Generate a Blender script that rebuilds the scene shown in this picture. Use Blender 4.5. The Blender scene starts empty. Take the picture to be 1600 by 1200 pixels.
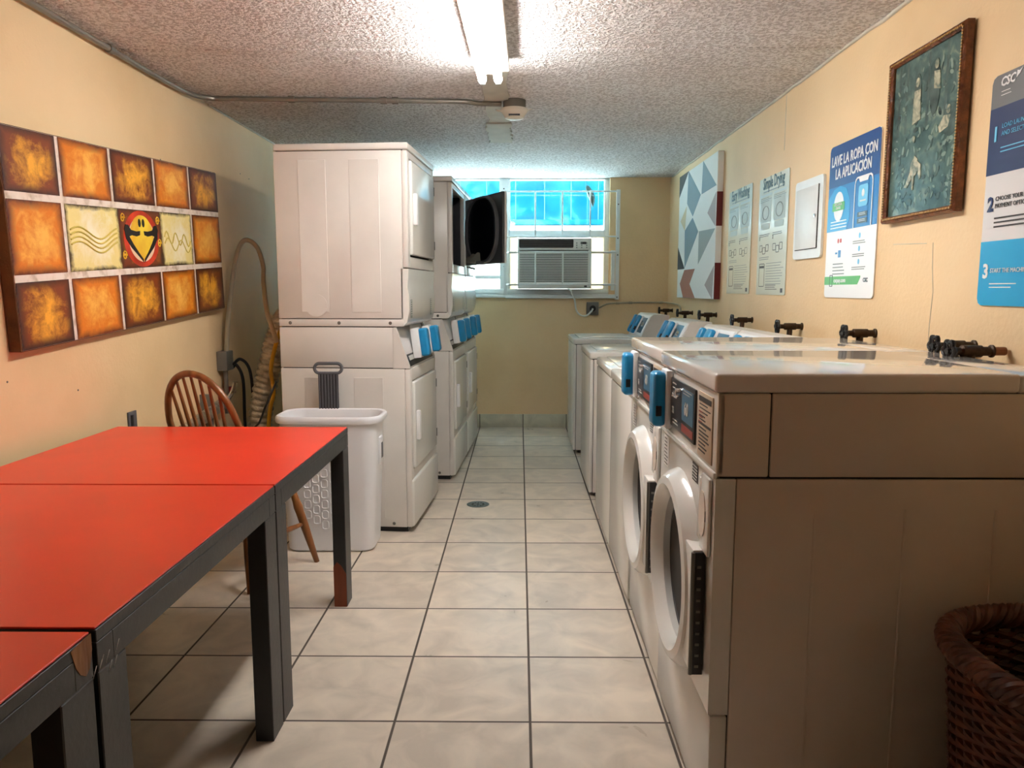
import bpy, bmesh, math, random
from mathutils import Vector, Matrix
random.seed(7)
C = bpy.context.scene.collection
PI = math.pi
# ------------------------------------------------------------------ camera
F_PX = 1187.0
PITCH = math.atan(147 / F_PX)
YAW = math.atan(12 / (F_PX / math.cos(PITCH)))
cd = bpy.data.cameras.new('camera'); cam = bpy.data.objects.new('camera', cd); C.objects.link(cam)
cd.sensor_width = 36; cd.lens = F_PX / 1600 * 36; cd.clip_start = .02
cam.location = (0, 0, 1.285); cam.rotation_euler = (PI / 2 - PITCH, 0, YAW)
bpy.context.scene.camera = cam
# ------------------------------------------------------------------ world, sun, exposure
w = bpy.data.worlds.new('world'); bpy.context.scene.world = w; w.use_nodes = True
bg = w.node_tree.nodes['Background']; bg.inputs[0].default_value = (.62, .84, 1, 1); bg.inputs[1].default_value = 11
sd = bpy.data.lights.new('sun', 'SUN'); sd.energy = 36; sd.angle = .01; sd.color = (1, .97, .9)
so = bpy.data.objects.new('sun', sd); C.objects.link(so); so.rotation_euler = (math.radians(46), 0, math.radians(12)); so.location = (0, 0, 6)
vs = bpy.context.scene.view_settings
vs.view_transform = 'Standard'; vs.look = 'None'; vs.gamma = 1; vs.use_curve_mapping = False
vs.exposure = 0.55
TUBE = 55.0       # radiance of the fluorescent tubes
# ------------------------------------------------------------------ materials
def rgb(r, g, b):
    f = lambda c: (c / 255 / 12.92) if c / 255 <= .04045 else ((c / 255 + .055) / 1.055) ** 2.4
    return (f(r), f(g), f(b), 1)
def nd(nt, t, **kw):
    n = nt.nodes.new(t)
    for k, v in kw.items(): setattr(n, k, v)
    return n
def mat(name, col, rough=.5, metal=0, bump=0, bscale=200, vary=0, vscale=3, emit=None, estr=0, coat=0, spec=None):
    m = bpy.data.materials.new(name); m.use_nodes = True; nt = m.node_tree; b = nt.nodes['Principled BSDF']
    b.inputs['Base Color'].default_value = col; b.inputs['Roughness'].default_value = rough; b.inputs['Metallic'].default_value = metal
    if spec is not None: b.inputs['Specular IOR Level'].default_value = spec
    if coat: b.inputs['Coat Weight'].default_value = coat; b.inputs['Coat Roughness'].default_value = .08
    tc = nd(nt, 'ShaderNodeTexCoord')
    if bump:
        n = nd(nt, 'ShaderNodeTexNoise'); n.inputs['Scale'].default_value = bscale; n.inputs['Detail'].default_value = 3
        nt.links.new(tc.outputs['Object'], n.inputs['Vector'])
        bp = nd(nt, 'ShaderNodeBump'); bp.inputs['Strength'].default_value = min(1, bump); bp.inputs['Distance'].default_value = .004 * max(1, bump)
        nt.links.new(n.outputs['Fac'], bp.inputs['Height']); nt.links.new(bp.outputs['Normal'], b.inputs['Normal'])
    if vary:
        n = nd(nt, 'ShaderNodeTexNoise'); n.inputs['Scale'].default_value = vscale; n.inputs['Detail'].default_value = 6
        nt.links.new(tc.outputs['Object'], n.inputs['Vector'])
        r = nd(nt, 'ShaderNodeValToRGB'); r.color_ramp.elements[0].position = .3; r.color_ramp.elements[1].position = .7
        r.color_ramp.elements[0].color = tuple(c * (1 - vary) for c in col[:3]) + (1,)
        r.color_ramp.elements[1].color = tuple(min(1, c * (1 + vary * .4)) for c in col[:3]) + (1,)
        nt.links.new(n.outputs['Fac'], r.inputs['Fac']); nt.links.new(r.outputs['Color'], b.inputs['Base Color'])
    if emit:
        b.inputs['Emission Color'].default_value = emit; b.inputs['Emission Strength'].default_value = estr
    return m
def ramp_mat(name, stops, scale=4, rough=.5, detail=6, dist=0, bump=0, bscale=40, stretch=(1, 1, 1), spec=.5):
    m = bpy.data.materials.new(name); m.use_nodes = True; nt = m.node_tree; b = nt.nodes['Principled BSDF']
    b.inputs['Roughness'].default_value = rough; b.inputs['Specular IOR Level'].default_value = spec
    tc = nd(nt, 'ShaderNodeTexCoord'); mp = nd(nt, 'ShaderNodeMapping'); mp.inputs['Scale'].default_value = stretch
    nt.links.new(tc.outputs['Object'], mp.inputs['Vector'])
    n = nd(nt, 'ShaderNodeTexNoise'); n.inputs['Scale'].default_value = scale; n.inputs['Detail'].default_value = detail; n.inputs['Distortion'].default_value = dist
    nt.links.new(mp.outputs[0], n.inputs['Vector'])
    r = nd(nt, 'ShaderNodeValToRGB'); cr = r.color_ramp
    cr.elements[0].position, cr.elements[0].color = stops[0]; cr.elements[1].position, cr.elements[1].color = stops[-1]
    for p, c in stops[1:-1]: e = cr.elements.new(p); e.color = c
    nt.links.new(n.outputs['Fac'], r.inputs['Fac']); nt.links.new(r.outputs['Color'], b.inputs['Base Color'])
    if bump:
        n2 = nd(nt, 'ShaderNodeTexNoise'); n2.inputs['Scale'].default_value = bscale; nt.links.new(mp.outputs[0], n2.inputs['Vector'])
        bp = nd(nt, 'ShaderNodeBump'); bp.inputs['Strength'].default_value = bump; bp.inputs['Distance'].default_value = .01
        nt.links.new(n2.outputs['Fac'], bp.inputs['Height']); nt.links.new(bp.outputs['Normal'], b.inputs['Normal'])
    return m
M = {}
M['wall'] = ramp_mat('cream_wall_paint', [(.25, rgb(222, 190, 142)), (.5, rgb(236, 205, 158)), (.8, rgb(240, 212, 168))], scale=1.3, rough=.55, bump=.14, bscale=60)
M['enamel'] = mat('white_enamel', rgb(222, 217, 210), .28, vary=.06, vscale=5, bump=.05, bscale=500)
M['enamel_front'] = mat('white_gloss_enamel', rgb(230, 228, 222), .16, vary=.04, vscale=4)
M['almond'] = mat('bisque_enamel', rgb(222, 208, 193), .38, vary=.06, vscale=4, bump=.05, bscale=500)
M['lidgloss'] = mat('gloss_white_lid', rgb(234, 227, 220), .08, vary=.03, vscale=4, coat=.5)
M['seam'] = mat('dark_seam', rgb(38, 34, 30), .7)
M['blackplastic'] = mat('black_plastic', rgb(26, 26, 28), .4)
M['blue'] = mat('blue_reader_plastic', rgb(26, 132, 184), .3)
M['whiteplastic'] = mat('white_plastic', rgb(236, 236, 236), .35)
M['screw'] = mat('steel_screw', rgb(120, 118, 112), .4, .8)
M['chrome'] = mat('chrome', rgb(210, 210, 210), .15, 1)
M['panelblack'] = mat('control_panel_graphite', rgb(40, 42, 46), .3)
M['panelblue'] = mat('control_panel_blue', rgb(58, 102, 128), .35)
M['panelred'] = mat('control_panel_red', rgb(150, 48, 40), .35)
M['lightgrey'] = mat('light_grey_print', rgb(190, 190, 185), .5)
M['tan'] = mat('tan_label', rgb(196, 176, 150), .5)
M['darkprint'] = mat('dark_print', rgb(56, 52, 50), .5)
M['glassdark'] = mat('dark_door_glass', rgb(34, 34, 36), .06, spec=.7)
M['drum'] = mat('drum_steel', rgb(120, 120, 118), .3, .8)
M['gasket'] = mat('grey_rubber_gasket', rgb(70, 70, 70), .6)
M['red'] = mat('red_laminate', rgb(228, 58, 36), .34, vary=.09, vscale=3.5, bump=.04, bscale=300)
M['redd'] = M['red']
M['blackpaint'] = mat('black_painted_wood', rgb(44, 44, 44), .42, vary=.15, vscale=9, bump=.15, bscale=60)
M['rawwood'] = ramp_mat('exposed_wood', [(.3, rgb(96, 54, 28)), (.7, rgb(178, 122, 70))], scale=14, rough=.7, stretch=(1, 1, .2), bump=.4)
M['chipwood'] = ramp_mat('orange_bare_wood', [(.3, rgb(104, 44, 18)), (.7, rgb(150, 70, 32))], scale=14, rough=.5, stretch=(1, 1, .2))
M['oak'] = ramp_mat('honey_oak', [(.25, rgb(92, 52, 24)), (.5, rgb(128, 78, 38)), (.8, rgb(156, 100, 52))], scale=9, rough=.33, stretch=(3, 3, .5))
M['foil'] = mat('foil_duct', rgb(196, 186, 168), .3, .8, bump=1.5, bscale=60, vary=.5, vscale=22)
M['yellowhose'] = mat('yellow_gas_hose', rgb(196, 148, 30), .45, vary=.3, vscale=12)
M['conduit'] = mat('steel_conduit', rgb(140, 134, 124), .4, .5, vary=.2, vscale=8)
M['flexconduit'] = mat('beige_flexible_conduit', rgb(172, 160, 134), .5, .1)
M['bronze'] = mat('aged_brass_valve', rgb(62, 44, 26), .5, .5, bump=.6, bscale=90, vary=.4, vscale=30)
M['valvewheel'] = mat('black_valve_wheel', rgb(28, 24, 24), .4, .2)
M['rust'] = mat('rust_stain', rgb(150, 96, 60), .8, vary=.3, vscale=30)
M['greymetal'] = mat('galvanised_box', rgb(120, 118, 112), .5, .5)
M['whitepaint'] = mat('white_painted_metal', rgb(232, 236, 234), .4, vary=.06, vscale=6)
M['acplastic'] = mat('air_conditioner_plastic', rgb(230, 229, 222), .4)
M['acdark'] = mat('air_conditioner_dark_slot', rgb(40, 34, 34), .5)
M['acgrey'] = mat('air_conditioner_shadow_grey', rgb(70, 74, 72), .6)
M['tube'] = mat('fluorescent_tube', (1, 1, 1, 1), .3, emit=(1, .98, .96, 1), estr=TUBE)
M['fixture'] = mat('fixture_white_metal', rgb(214, 202, 190), .45)
M['detector'] = mat('detector_plastic', rgb(226, 220, 206), .45)
M['wicker'] = ramp_mat('brown_wicker', [(.3, rgb(56, 28, 18)), (.55, rgb(92, 50, 32)), (.8, rgb(122, 74, 48))], scale=16, rough=.4)
M['wickerdark'] = mat('dark_wicker', rgb(60, 34, 24), .5)
M['hamper'] = mat('white_hamper_plastic', rgb(236, 236, 238), .32)
M['hamperlight'] = mat('clear_hamper_cell', rgb(246, 248, 250), .12, coat=.5)
M['charcoal'] = mat('charcoal_plastic', rgb(88, 88, 92), .45)
M['charcoaldark'] = mat('charcoal_rib_gap', rgb(50, 50, 54), .5)
M['drainmetal'] = mat('drain_metal', rgb(120, 128, 124), .35, .8)
M['dryblack'] = mat('dryer_door_inner_grey', rgb(52, 56, 60), .35)
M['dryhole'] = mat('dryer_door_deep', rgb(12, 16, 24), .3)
M['cloth'] = mat('reflected_cloth_grey', rgb(120, 118, 108), .9, bump=.5, bscale=40)
M['joint'] = mat('joint_compound', rgb(206, 200, 184), .8, vary=.12, vscale=12)
M['turquoise'] = ramp_mat('turquoise_stucco', [(.34, rgb(3, 50, 65)), (.54, rgb(12, 61, 74)), (.66, rgb(44, 90, 98))], scale=2.6, rough=.8, dist=1, spec=0)
M['stucco'] = mat('white_stucco', rgb(236, 240, 240), .8, vary=.08)
M['leaf'] = mat('dark_leaf', rgb(20, 62, 56), .5)
M['whiteleaf'] = mat('cord_white', rgb(226, 226, 220), .4)
M['bluegrey'] = mat('slate_blue_paint', rgb(120, 146, 158), .6)
M['greyp'] = mat('mid_grey_paint', rgb(150, 160, 158), .6)
M['greypink'] = mat('grey_mauve_paint', rgb(168, 158, 156), .6)
M['charp'] = mat('charcoal_paint', rgb(62, 66, 66), .6)
M['terra'] = mat('terracotta_paint', rgb(168, 112, 94), .6)
M['dred'] = mat('oxblood_paint', rgb(96, 22, 22), .6)
M['beigep'] = mat('sand_paint', rgb(214, 200, 164), .6)
M['canvaswhite'] = mat('white_canvas', rgb(232, 234, 230), .6, bump=.1, bscale=300)
M['burlap'] = mat('brown_canvas_edge', rgb(104, 66, 34), .8, bump=.5, bscale=120, vary=.4, vscale=14)
M['dirtywhite'] = ramp_mat('weathered_white_paint', [(.3, rgb(190, 166, 140)), (.5, rgb(232, 216, 200)), (.8, rgb(240, 228, 214))], scale=22, rough=.6)
M['paper'] = mat('poster_paper', rgb(214, 216, 196), .25, vary=.05)
M['papertype'] = mat('poster_teal_ink', rgb(70, 98, 104), .5)
M['inkgrey'] = mat('poster_grey_ink', rgb(126, 134, 128), .5)
M['inkpale'] = mat('poster_pale_ink', rgb(176, 190, 184), .5)
M['navy'] = mat('navy_print', rgb(22, 66, 128), .35)
M['navy2'] = mat('deep_navy_print', rgb(36, 48, 92), .35)
M['midblue'] = mat('mid_blue_print', rgb(20, 112, 178), .35)
M['sky'] = mat('cyan_print', rgb(34, 150, 206), .35)
M['cyan'] = mat('bright_cyan_print', rgb(30, 164, 214), .35)
M['palecyan'] = mat('pale_cyan_print', rgb(108, 190, 226), .35)
M['signwhite'] = mat('sign_white', rgb(238, 236, 234), .35)
M['signtan'] = mat('sign_off_white', rgb(226, 222, 220), .35)
M['signgrey'] = mat('sign_grey', rgb(112, 112, 112), .35)
M['green'] = mat('green_print', rgb(92, 178, 96), .4)
M['redprint'] = mat('red_print', rgb(200, 70, 66), .4)
M['goldframe'] = ramp_mat('carved_bronze_frame', [(.3, rgb(74, 36, 18)), (.7, rgb(142, 84, 44))], scale=30, rough=.35, bump=.5, bscale=90)
M['goldbead'] = mat('gold_bead', rgb(196, 154, 90), .4, .4)
M['picture'] = ramp_mat('faded_forest_print', [(.3, rgb(44, 66, 66)), (.45, rgb(66, 92, 88)), (.58, rgb(88, 112, 104)), (.7, rgb(130, 146, 130))], scale=17, rough=.22, detail=10, dist=1.0)
M['pale'] = ramp_mat('faded_cream_print', [(.35, rgb(96, 112, 100)), (.62, rgb(196, 190, 160))], scale=34, rough=.25, dist=1)
M['figdark'] = ramp_mat('faded_slate_print', [(.3, rgb(34, 52, 52)), (.7, rgb(92, 112, 104))], scale=20, rough=.25)
M['leafmid'] = mat('faded_leaf_green', rgb(84, 112, 104), .3)
M['leafpale'] = mat('pale_leaf_green', rgb(116, 138, 122), .3)
M['blackp'] = mat('black_paint', rgb(24, 20, 18), .5)
M['yellowp'] = ramp_mat('yellow_paint', [(.3, rgb(214, 150, 24)), (.7, rgb(244, 214, 60))], scale=9, rough=.5)
M['redp'] = ramp_mat('scarlet_paint', [(.3, rgb(150, 34, 14)), (.7, rgb(214, 62, 28))], scale=12, rough=.5)
M['peach'] = mat('peach_paint', rgb(240, 206, 170), .5)
M['creamline'] = mat('ochre_line_paint', rgb(206, 184, 84), .5)

def cell_mat(name, edge, mid, hot, cream=False):
    """a painted square: dark worn border, mottled middle, from the quad's own UVs"""
    m = bpy.data.materials.new(name); m.use_nodes = True; nt = m.node_tree; b = nt.nodes['Principled BSDF']; b.inputs['Roughness'].default_value = .45
    uv = nd(nt, 'ShaderNodeUVMap'); sp = nd(nt, 'ShaderNodeSeparateXYZ'); nt.links.new(uv.outputs[0], sp.inputs[0])
    tc = nd(nt, 'ShaderNodeTexCoord')
    n = nd(nt, 'ShaderNodeTexNoise'); n.inputs['Scale'].default_value = 11; n.inputs['Detail'].default_value = 9; n.inputs['Distortion'].default_value = .35; n.inputs['Roughness'].default_value = .72
    nt.links.new(tc.outputs['Object'], n.inputs['Vector'])
    def mth(op, a, c=None):
        k = nd(nt, 'ShaderNodeMath', operation=op)
        for i, v in enumerate((a, c)):
            if v is None: continue
            if isinstance(v, (int, float)): k.inputs[i].default_value = v
            else: nt.links.new(v, k.inputs[i])
        return k.outputs[0]
    ax = mth('ABSOLUTE', mth('SUBTRACT', sp.outputs[0], .5)); ay = mth('ABSOLUTE', mth('SUBTRACT', sp.outputs[1], .5))
    e = mth('MAXIMUM', ax, ay)                                     # 0 centre .5 edge
    e = mth('ADD', e, mth('MULTIPLY', mth('SUBTRACT', n.outputs['Fac'], .5), .22))
    r1 = nd(nt, 'ShaderNodeValToRGB'); r1.color_ramp.elements[0].position = .36 if not cream else .43; r1.color_ramp.elements[1].position = .5 if not cream else .5
    r1.color_ramp.elements[0].color = (0, 0, 0, 1); r1.color_ramp.elements[1].color = (1, 1, 1, 1); nt.links.new(e, r1.inputs['Fac'])
    rr = mth('SQRT', mth('ADD', mth('MULTIPLY', ax, ax), mth('MULTIPLY', ay, ay)))
    q = mth('ADD', mth('MULTIPLY', rr, 1.3), mth('MULTIPLY', mth('SUBTRACT', .5, n.outputs['Fac']), 2.4))
    r2 = nd(nt, 'ShaderNodeValToRGB'); r2.color_ramp.elements[0].position = 0.02; r2.color_ramp.elements[1].position = .62
    r2.color_ramp.elements[0].color = hot; r2.color_ramp.elements[1].color = mid; nt.links.new(q, r2.inputs['Fac'])
    mx = nd(nt, 'ShaderNodeMix', data_type='RGBA'); nt.links.new(r1.outputs[0], mx.inputs[0]); nt.links.new(r2.outputs[0], mx.inputs[6]); mx.inputs[7].default_value = edge
    nt.links.new(mx.outputs[2], b.inputs['Base Color'])
    return m
M['cell_dark'] = cell_mat('umber_square', rgb(52, 18, 8), rgb(124, 56, 14), rgb(238, 170, 50))
M['cell_orange'] = cell_mat('orange_square', rgb(92, 36, 10), rgb(216, 122, 18), rgb(246, 186, 84))
M['cell_cream'] = cell_mat('cream_square', rgb(70, 52, 22), rgb(236, 216, 140), rgb(246, 236, 204), True)
M['cell_face'] = cell_mat('russet_square', rgb(60, 30, 14), rgb(112, 50, 20), rgb(170, 110, 30), True)

def popcorn():
    m = bpy.data.materials.new('popcorn_ceiling'); m.use_nodes = True; nt = m.node_tree; b = nt.nodes['Principled BSDF']
    b.inputs['Roughness'].default_value = .9; b.inputs['Specular IOR Level'].default_value = .2
    tc = nd(nt, 'ShaderNodeTexCoord')
    n = nd(nt, 'ShaderNodeTexNoise'); n.inputs['Scale'].default_value = 62; n.inputs['Detail'].default_value = 2.5; n.inputs['Roughness'].default_value = .6
    v = nd(nt, 'ShaderNodeTexVoronoi'); v.inputs['Scale'].default_value = 85
    big = nd(nt, 'ShaderNodeTexNoise'); big.inputs['Scale'].default_value = 1.3; big.inputs['Detail'].default_value = 4
    for k in (n, v, big): nt.links.new(tc.outputs['Object'], k.inputs['Vector'])
    r = nd(nt, 'ShaderNodeValToRGB'); r.color_ramp.elements[0].position = .42; r.color_ramp.elements[1].position = .6; nt.links.new(n.outputs['Fac'], r.inputs['Fac'])
    a = nd(nt, 'ShaderNodeMath', operation='SUBTRACT'); nt.links.new(r.outputs['Color'], a.inputs[0])
    k = nd(nt, 'ShaderNodeMath', operation='MULTIPLY'); nt.links.new(v.outputs['Distance'], k.inputs[0]); k.inputs[1].default_value = .5
    nt.links.new(k.outputs[0], a.inputs[1])
    bp = nd(nt, 'ShaderNodeBump'); bp.inputs['Strength'].default_value = 1; bp.inputs['Distance'].default_value = .007
    nt.links.new(a.outputs[0], bp.inputs['Height']); nt.links.new(bp.outputs['Normal'], b.inputs['Normal'])
    c = nd(nt, 'ShaderNodeValToRGB'); c.color_ramp.elements[0].color = rgb(212, 206, 203); c.color_ramp.elements[1].color = rgb(250, 247, 246)
    c.color_ramp.elements[0].position = .0; c.color_ramp.elements[1].position = .6; nt.links.new(r.outputs['Color'], c.inputs['Fac'])
    c2 = nd(nt, 'ShaderNodeValToRGB'); c2.color_ramp.elements[0].color = (.92, .88, .86, 1); c2.color_ramp.elements[1].color = (1, 1, 1, 1)
    c2.color_ramp.elements[0].position = .35; c2.color_ramp.elements[1].position = .6; nt.links.new(big.outputs['Fac'], c2.inputs['Fac'])
    mx = nd(nt, 'ShaderNodeMix', data_type='RGBA', blend_type='MULTIPLY'); mx.inputs[0].default_value = 1
    nt.links.new(c.outputs[0], mx.inputs[6]); nt.links.new(c2.outputs[0], mx.inputs[7]); nt.links.new(mx.outputs[2], b.inputs['Base Color'])
    return m
M['ceiling'] = popcorn()

def tile_mat(name, ox, oy, size, axis2='Y', base=(226, 212, 194), grout=(84, 74, 64), rough=.3):
    m = bpy.data.materials.new(name); m.use_nodes = True; nt = m.node_tree; b = nt.nodes['Principled BSDF']
    tc = nd(nt, 'ShaderNodeTexCoord'); sp = nd(nt, 'ShaderNodeSeparateXYZ'); nt.links.new(tc.outputs['Object'], sp.inputs[0])
    def mth(op, a, c=None):
        k = nd(nt, 'ShaderNodeMath', operation=op)
        for i, v in enumerate((a, c)):
            if v is None: continue
            if isinstance(v, (int, float)): k.inputs[i].default_value = v
            else: nt.links.new(v, k.inputs[i])
        return k.outputs[0]
    u = mth('DIVIDE', mth('SUBTRACT', sp.outputs[0], ox), size); v = mth('DIVIDE', mth('SUBTRACT', sp.outputs[axis2], oy), size)
    dx = mth('ABSOLUTE', mth('SUBTRACT', mth('FRACT', u), .5)); dy = mth('ABSOLUTE', mth('SUBTRACT', mth('FRACT', v), .5))
    e = mth('MAXIMUM', dx, dy)
    mask = nd(nt, 'ShaderNodeMapRange'); mask.inputs[1].default_value = .488; mask.inputs[2].default_value = .4925; nt.links.new(e, mask.inputs[0])
    cmb = nd(nt, 'ShaderNodeCombineXYZ'); nt.links.new(mth('FLOOR', u), cmb.inputs[0]); nt.links.new(mth('FLOOR', v), cmb.inputs[1])
    wn = nd(nt, 'ShaderNodeTexWhiteNoise', noise_dimensions='3D'); nt.links.new(cmb.outputs[0], wn.inputs['Vector'])
    n = nd(nt, 'ShaderNodeTexNoise'); n.inputs['Scale'].default_value = 7; n.inputs['Detail'].default_value = 8; n.inputs['Distortion'].default_value = .8
    off = nd(nt, 'ShaderNodeVectorMath', operation='ADD'); nt.links.new(tc.outputs['Object'], off.inputs[0])
    sc = nd(nt, 'ShaderNodeVectorMath', operation='SCALE'); sc.inputs['Scale'].default_value = 9; nt.links.new(wn.outputs['Color'], sc.inputs[0]); nt.links.new(sc.outputs[0], off.inputs[1])
    nt.links.new(off.outputs[0], n.inputs['Vector'])
    f = mth('ADD', n.outputs['Fac'], mth('MULTIPLY', mth('SUBTRACT', wn.outputs['Value'], .5), .25))
    r = nd(nt, 'ShaderNodeValToRGB'); r.color_ramp.elements[0].position = .3; r.color_ramp.elements[1].position = .7
    r.color_ramp.elements[0].color = rgb(*[int(c * .9) for c in base]); r.color_ramp.elements[1].color = rgb(*[min(255, int(c * 1.04)) for c in base])
    nt.links.new(f, r.inputs['Fac'])
    mx = nd(nt, 'ShaderNodeMix', data_type='RGBA'); nt.links.new(mask.outputs[0], mx.inputs[0]); nt.links.new(r.outputs[0], mx.inputs[6]); mx.inputs[7].default_value = rgb(*grout)
    nt.links.new(mx.outputs[2], b.inputs['Base Color'])
    rg = mth('ADD', mth('MULTIPLY', mask.outputs[0], .5), mth('ADD', rough - .06, mth('MULTIPLY', n.outputs['Fac'], .12))); nt.links.new(rg, b.inputs['Roughness'])
    n2 = nd(nt, 'ShaderNodeTexNoise'); n2.inputs['Scale'].default_value = 22; n2.inputs['Detail'].default_value = 5; n2.inputs['Distortion'].default_value = 1.5; nt.links.new(off.outputs[0], n2.inputs['Vector'])
    hgt = mth('SUBTRACT', mth('MULTIPLY', n2.outputs['Fac'], .35), mask.outputs[0])
    bp = nd(nt, 'ShaderNodeBump'); bp.inputs['Strength'].default_value = .5; bp.inputs['Distance'].default_value = .003
    nt.links.new(hgt, bp.inputs['Height']); nt.links.new(bp.outputs['Normal'], b.inputs['Normal'])
    return m
M['floor'] = tile_mat('beige_ceramic_tile', .033, 2.135, .4064)
M['basetile'] = tile_mat('grey_beige_base_tile', .033, -.2, .4064, 'Z', base=(206, 200, 178), grout=(96, 92, 80))

def glass_mat():
    m = bpy.data.materials.new('window_glass'); m.use_nodes = True; nt = m.node_tree; nt.nodes.remove(nt.nodes['Principled BSDF'])
    o = nt.nodes['Material Output']; t = nd(nt, 'ShaderNodeBsdfTransparent'); t.inputs[0].default_value = (.86, .97, 1, 1)
    g = nd(nt, 'ShaderNodeBsdfGlossy'); g.inputs['Roughness'].default_value = .03
    x = nd(nt, 'ShaderNodeMixShader'); x.inputs[0].default_value = .06
    nt.links.new(t.outputs[0], x.inputs[1]); nt.links.new(g.outputs[0], x.inputs[2]); nt.links.new(x.outputs[0], o.inputs[0]); return m
M['glass'] = glass_mat()
def trans_mat(name, col):
    m = bpy.data.materials.new(name); m.use_nodes = True; nt = m.node_tree; nt.nodes.remove(nt.nodes['Principled BSDF'])
    o = nt.nodes['Material Output']; t = nd(nt, 'ShaderNodeBsdfTranslucent'); t.inputs[0].default_value = col
    g = nd(nt, 'ShaderNodeBsdfDiffuse'); g.inputs[0].default_value = col
    x = nd(nt, 'ShaderNodeMixShader'); x.inputs[0].default_value = .35
    nt.links.new(t.outputs[0], x.inputs[1]); nt.links.new(g.outputs[0], x.inputs[2]); nt.links.new(x.outputs[0], o.inputs[0]); return m
M['acrylic'] = trans_mat('cream_translucent_sheet', rgb(255, 240, 214))

# ------------------------------------------------------------------ mesh helper
def rrect(w, d, r, n=6):
    pts = []
    for cx, cy, a0 in ((w / 2 - r, d / 2 - r, 0), (-w / 2 + r, d / 2 - r, 90), (-w / 2 + r, -d / 2 + r, 180), (w / 2 - r, -d / 2 + r, 270)):
        for i in range(n + 1):
            a = math.radians(a0 + 90 * i / n); pts.append((cx + r * math.cos(a), cy + r * math.sin(a)))
    return pts
def ellipse(cx, cz, rx, rz, n=28, a0=0, a1=2 * PI, rot=0):
    o = []
    for i in range(n):
        a = a0 + (a1 - a0) * i / n; x, y = rx * math.cos(a), rz * math.sin(a)
        o.append((cx + x * math.cos(rot) - y * math.sin(rot), cz + x * math.sin(rot) + y * math.cos(rot)))
    return o
class MB:
    def __init__(s): s.bm = bmesh.new(); s.mi = 0; s.mats = []
    def m(s, key):
        mt = M[key]
        if mt not in s.mats: s.mats.append(mt)
        s.mi = s.mats.index(mt); return s
    def _fin(s, faces):
        for f in faces: f.material_index = s.mi
    def box(s, x0, x1, y0, y1, z0, z1, bev=0, seg=2):
        t = bmesh.new(); bmesh.ops.create_cube(t, size=1)
        for v in t.verts: v.co = Vector((x0 + (v.co.x + .5) * (x1 - x0), y0 + (v.co.y + .5) * (y1 - y0), z0 + (v.co.z + .5) * (z1 - z0)))
        if bev: bmesh.ops.bevel(t, geom=t.edges[:], offset=bev, segments=seg, profile=.5, affect='EDGES')
        return s.add(t)
    def add(s, t, mtx=None):
        if mtx is not None: bmesh.ops.transform(t, matrix=mtx, verts=t.verts)
        vm = {v: s.bm.verts.new(v.co) for v in t.verts}
        for f in t.faces:
            try: nf = s.bm.faces.new([vm[v] for v in f.verts]); nf.material_index = s.mi
            except ValueError: pass
        t.free(); return s
    def ring_loft(s, rings, cap0=True, cap1=True, closed=True):
        vr = [[s.bm.verts.new(p) for p in r] for r in rings]; n = len(vr[0]); fs = []
        for a, b in zip(vr, vr[1:]):
            for i in range(n if closed else n - 1):
                j = (i + 1) % n; fs.append(s.bm.faces.new((a[i], a[j], b[j], b[i])))
        if cap0: fs.append(s.bm.faces.new(vr[0][::-1]))
        if cap1: fs.append(s.bm.faces.new(vr[-1]))
        s._fin(fs); return s
    def lathe(s, prof, c=(0, 0, 0), axis='Z', seg=24, cap=True):
        rings = []
        for r, h in prof:
            ring = []
            for i in range(seg):
                a = 2 * PI * i / seg; x, y = max(r, 1e-5) * math.cos(a), max(r, 1e-5) * math.sin(a)
                p = {'Z': (x, y, h), 'Y': (x, h, -y), 'X': (h, x, y)}[axis]; ring.append(Vector(p) + Vector(c))
            rings.append(ring)
        return s.ring_loft(rings, cap, cap)
    def sweep(s, pts, rad, seg=8, smooth=0, cap=True, closed=False):
        pts = [Vector(p) for p in pts]
        if smooth: pts = catmull(pts, smooth, closed)
        n = len(pts); rings = []; up = None
        for i, p in enumerate(pts):
            if closed: t = (pts[(i + 1) % n] - pts[i - 1])
            else: t = pts[min(i + 1, n - 1)] - pts[max(i - 1, 0)]
            t.normalize()
            if up is None: up = t.orthogonal().normalized()
            up = (up - t * up.dot(t)); up = up.normalized() if up.length > 1e-6 else t.orthogonal().normalized()
            sd_ = t.cross(up); r = rad(i / max(1, n - 1)) if callable(rad) else rad
            rings.append([p + (up * math.cos(2 * PI * k / seg) + sd_ * math.sin(2 * PI * k / seg)) * r for k in range(seg)])
        if closed: rings.append(rings[0]); 
        return s.ring_loft(rings, cap and not closed, cap and not closed)
    def plate(s, poly, y0, y1, holes=None):
        """polygon in (x,z) extruded between y0 (front) and y1"""
        a = [s.bm.verts.new((x, y0, z)) for x, z in poly]; b = [s.bm.verts.new((x, y1, z)) for x, z in poly]; n = len(poly)
        fs = [s.bm.faces.new(a), s.bm.faces.new(b[::-1])]
        for i in range(n): j = (i + 1) % n; fs.append(s.bm.faces.new((a[j], a[i], b[i], b[j])))
        s._fin(fs); return s
    def rect(s, x0, x1, z0, z1, y0, t=.001): return s.plate([(x0, z0), (x1, z0), (x1, z1), (x0, z1)], y0 - t, y0)
    def rrectp(s, cx, cz, w, h, r, y0, t=.001, n=5): return s.plate([(cx + a, cz + b) for a, b in rrect(w, h, r, n)], y0 - t, y0)
    def ringp(s, outer, inner, y0, y1):
        o0 = [(x, y0, z) for x, z in outer]; o1 = [(x, y1, z) for x, z in outer]; i0 = [(x, y0, z) for x, z in inner]; i1 = [(x, y1, z) for x, z in inner]
        return s.ring_loft([i1, i0, o0, o1, i1], False, False)
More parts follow.
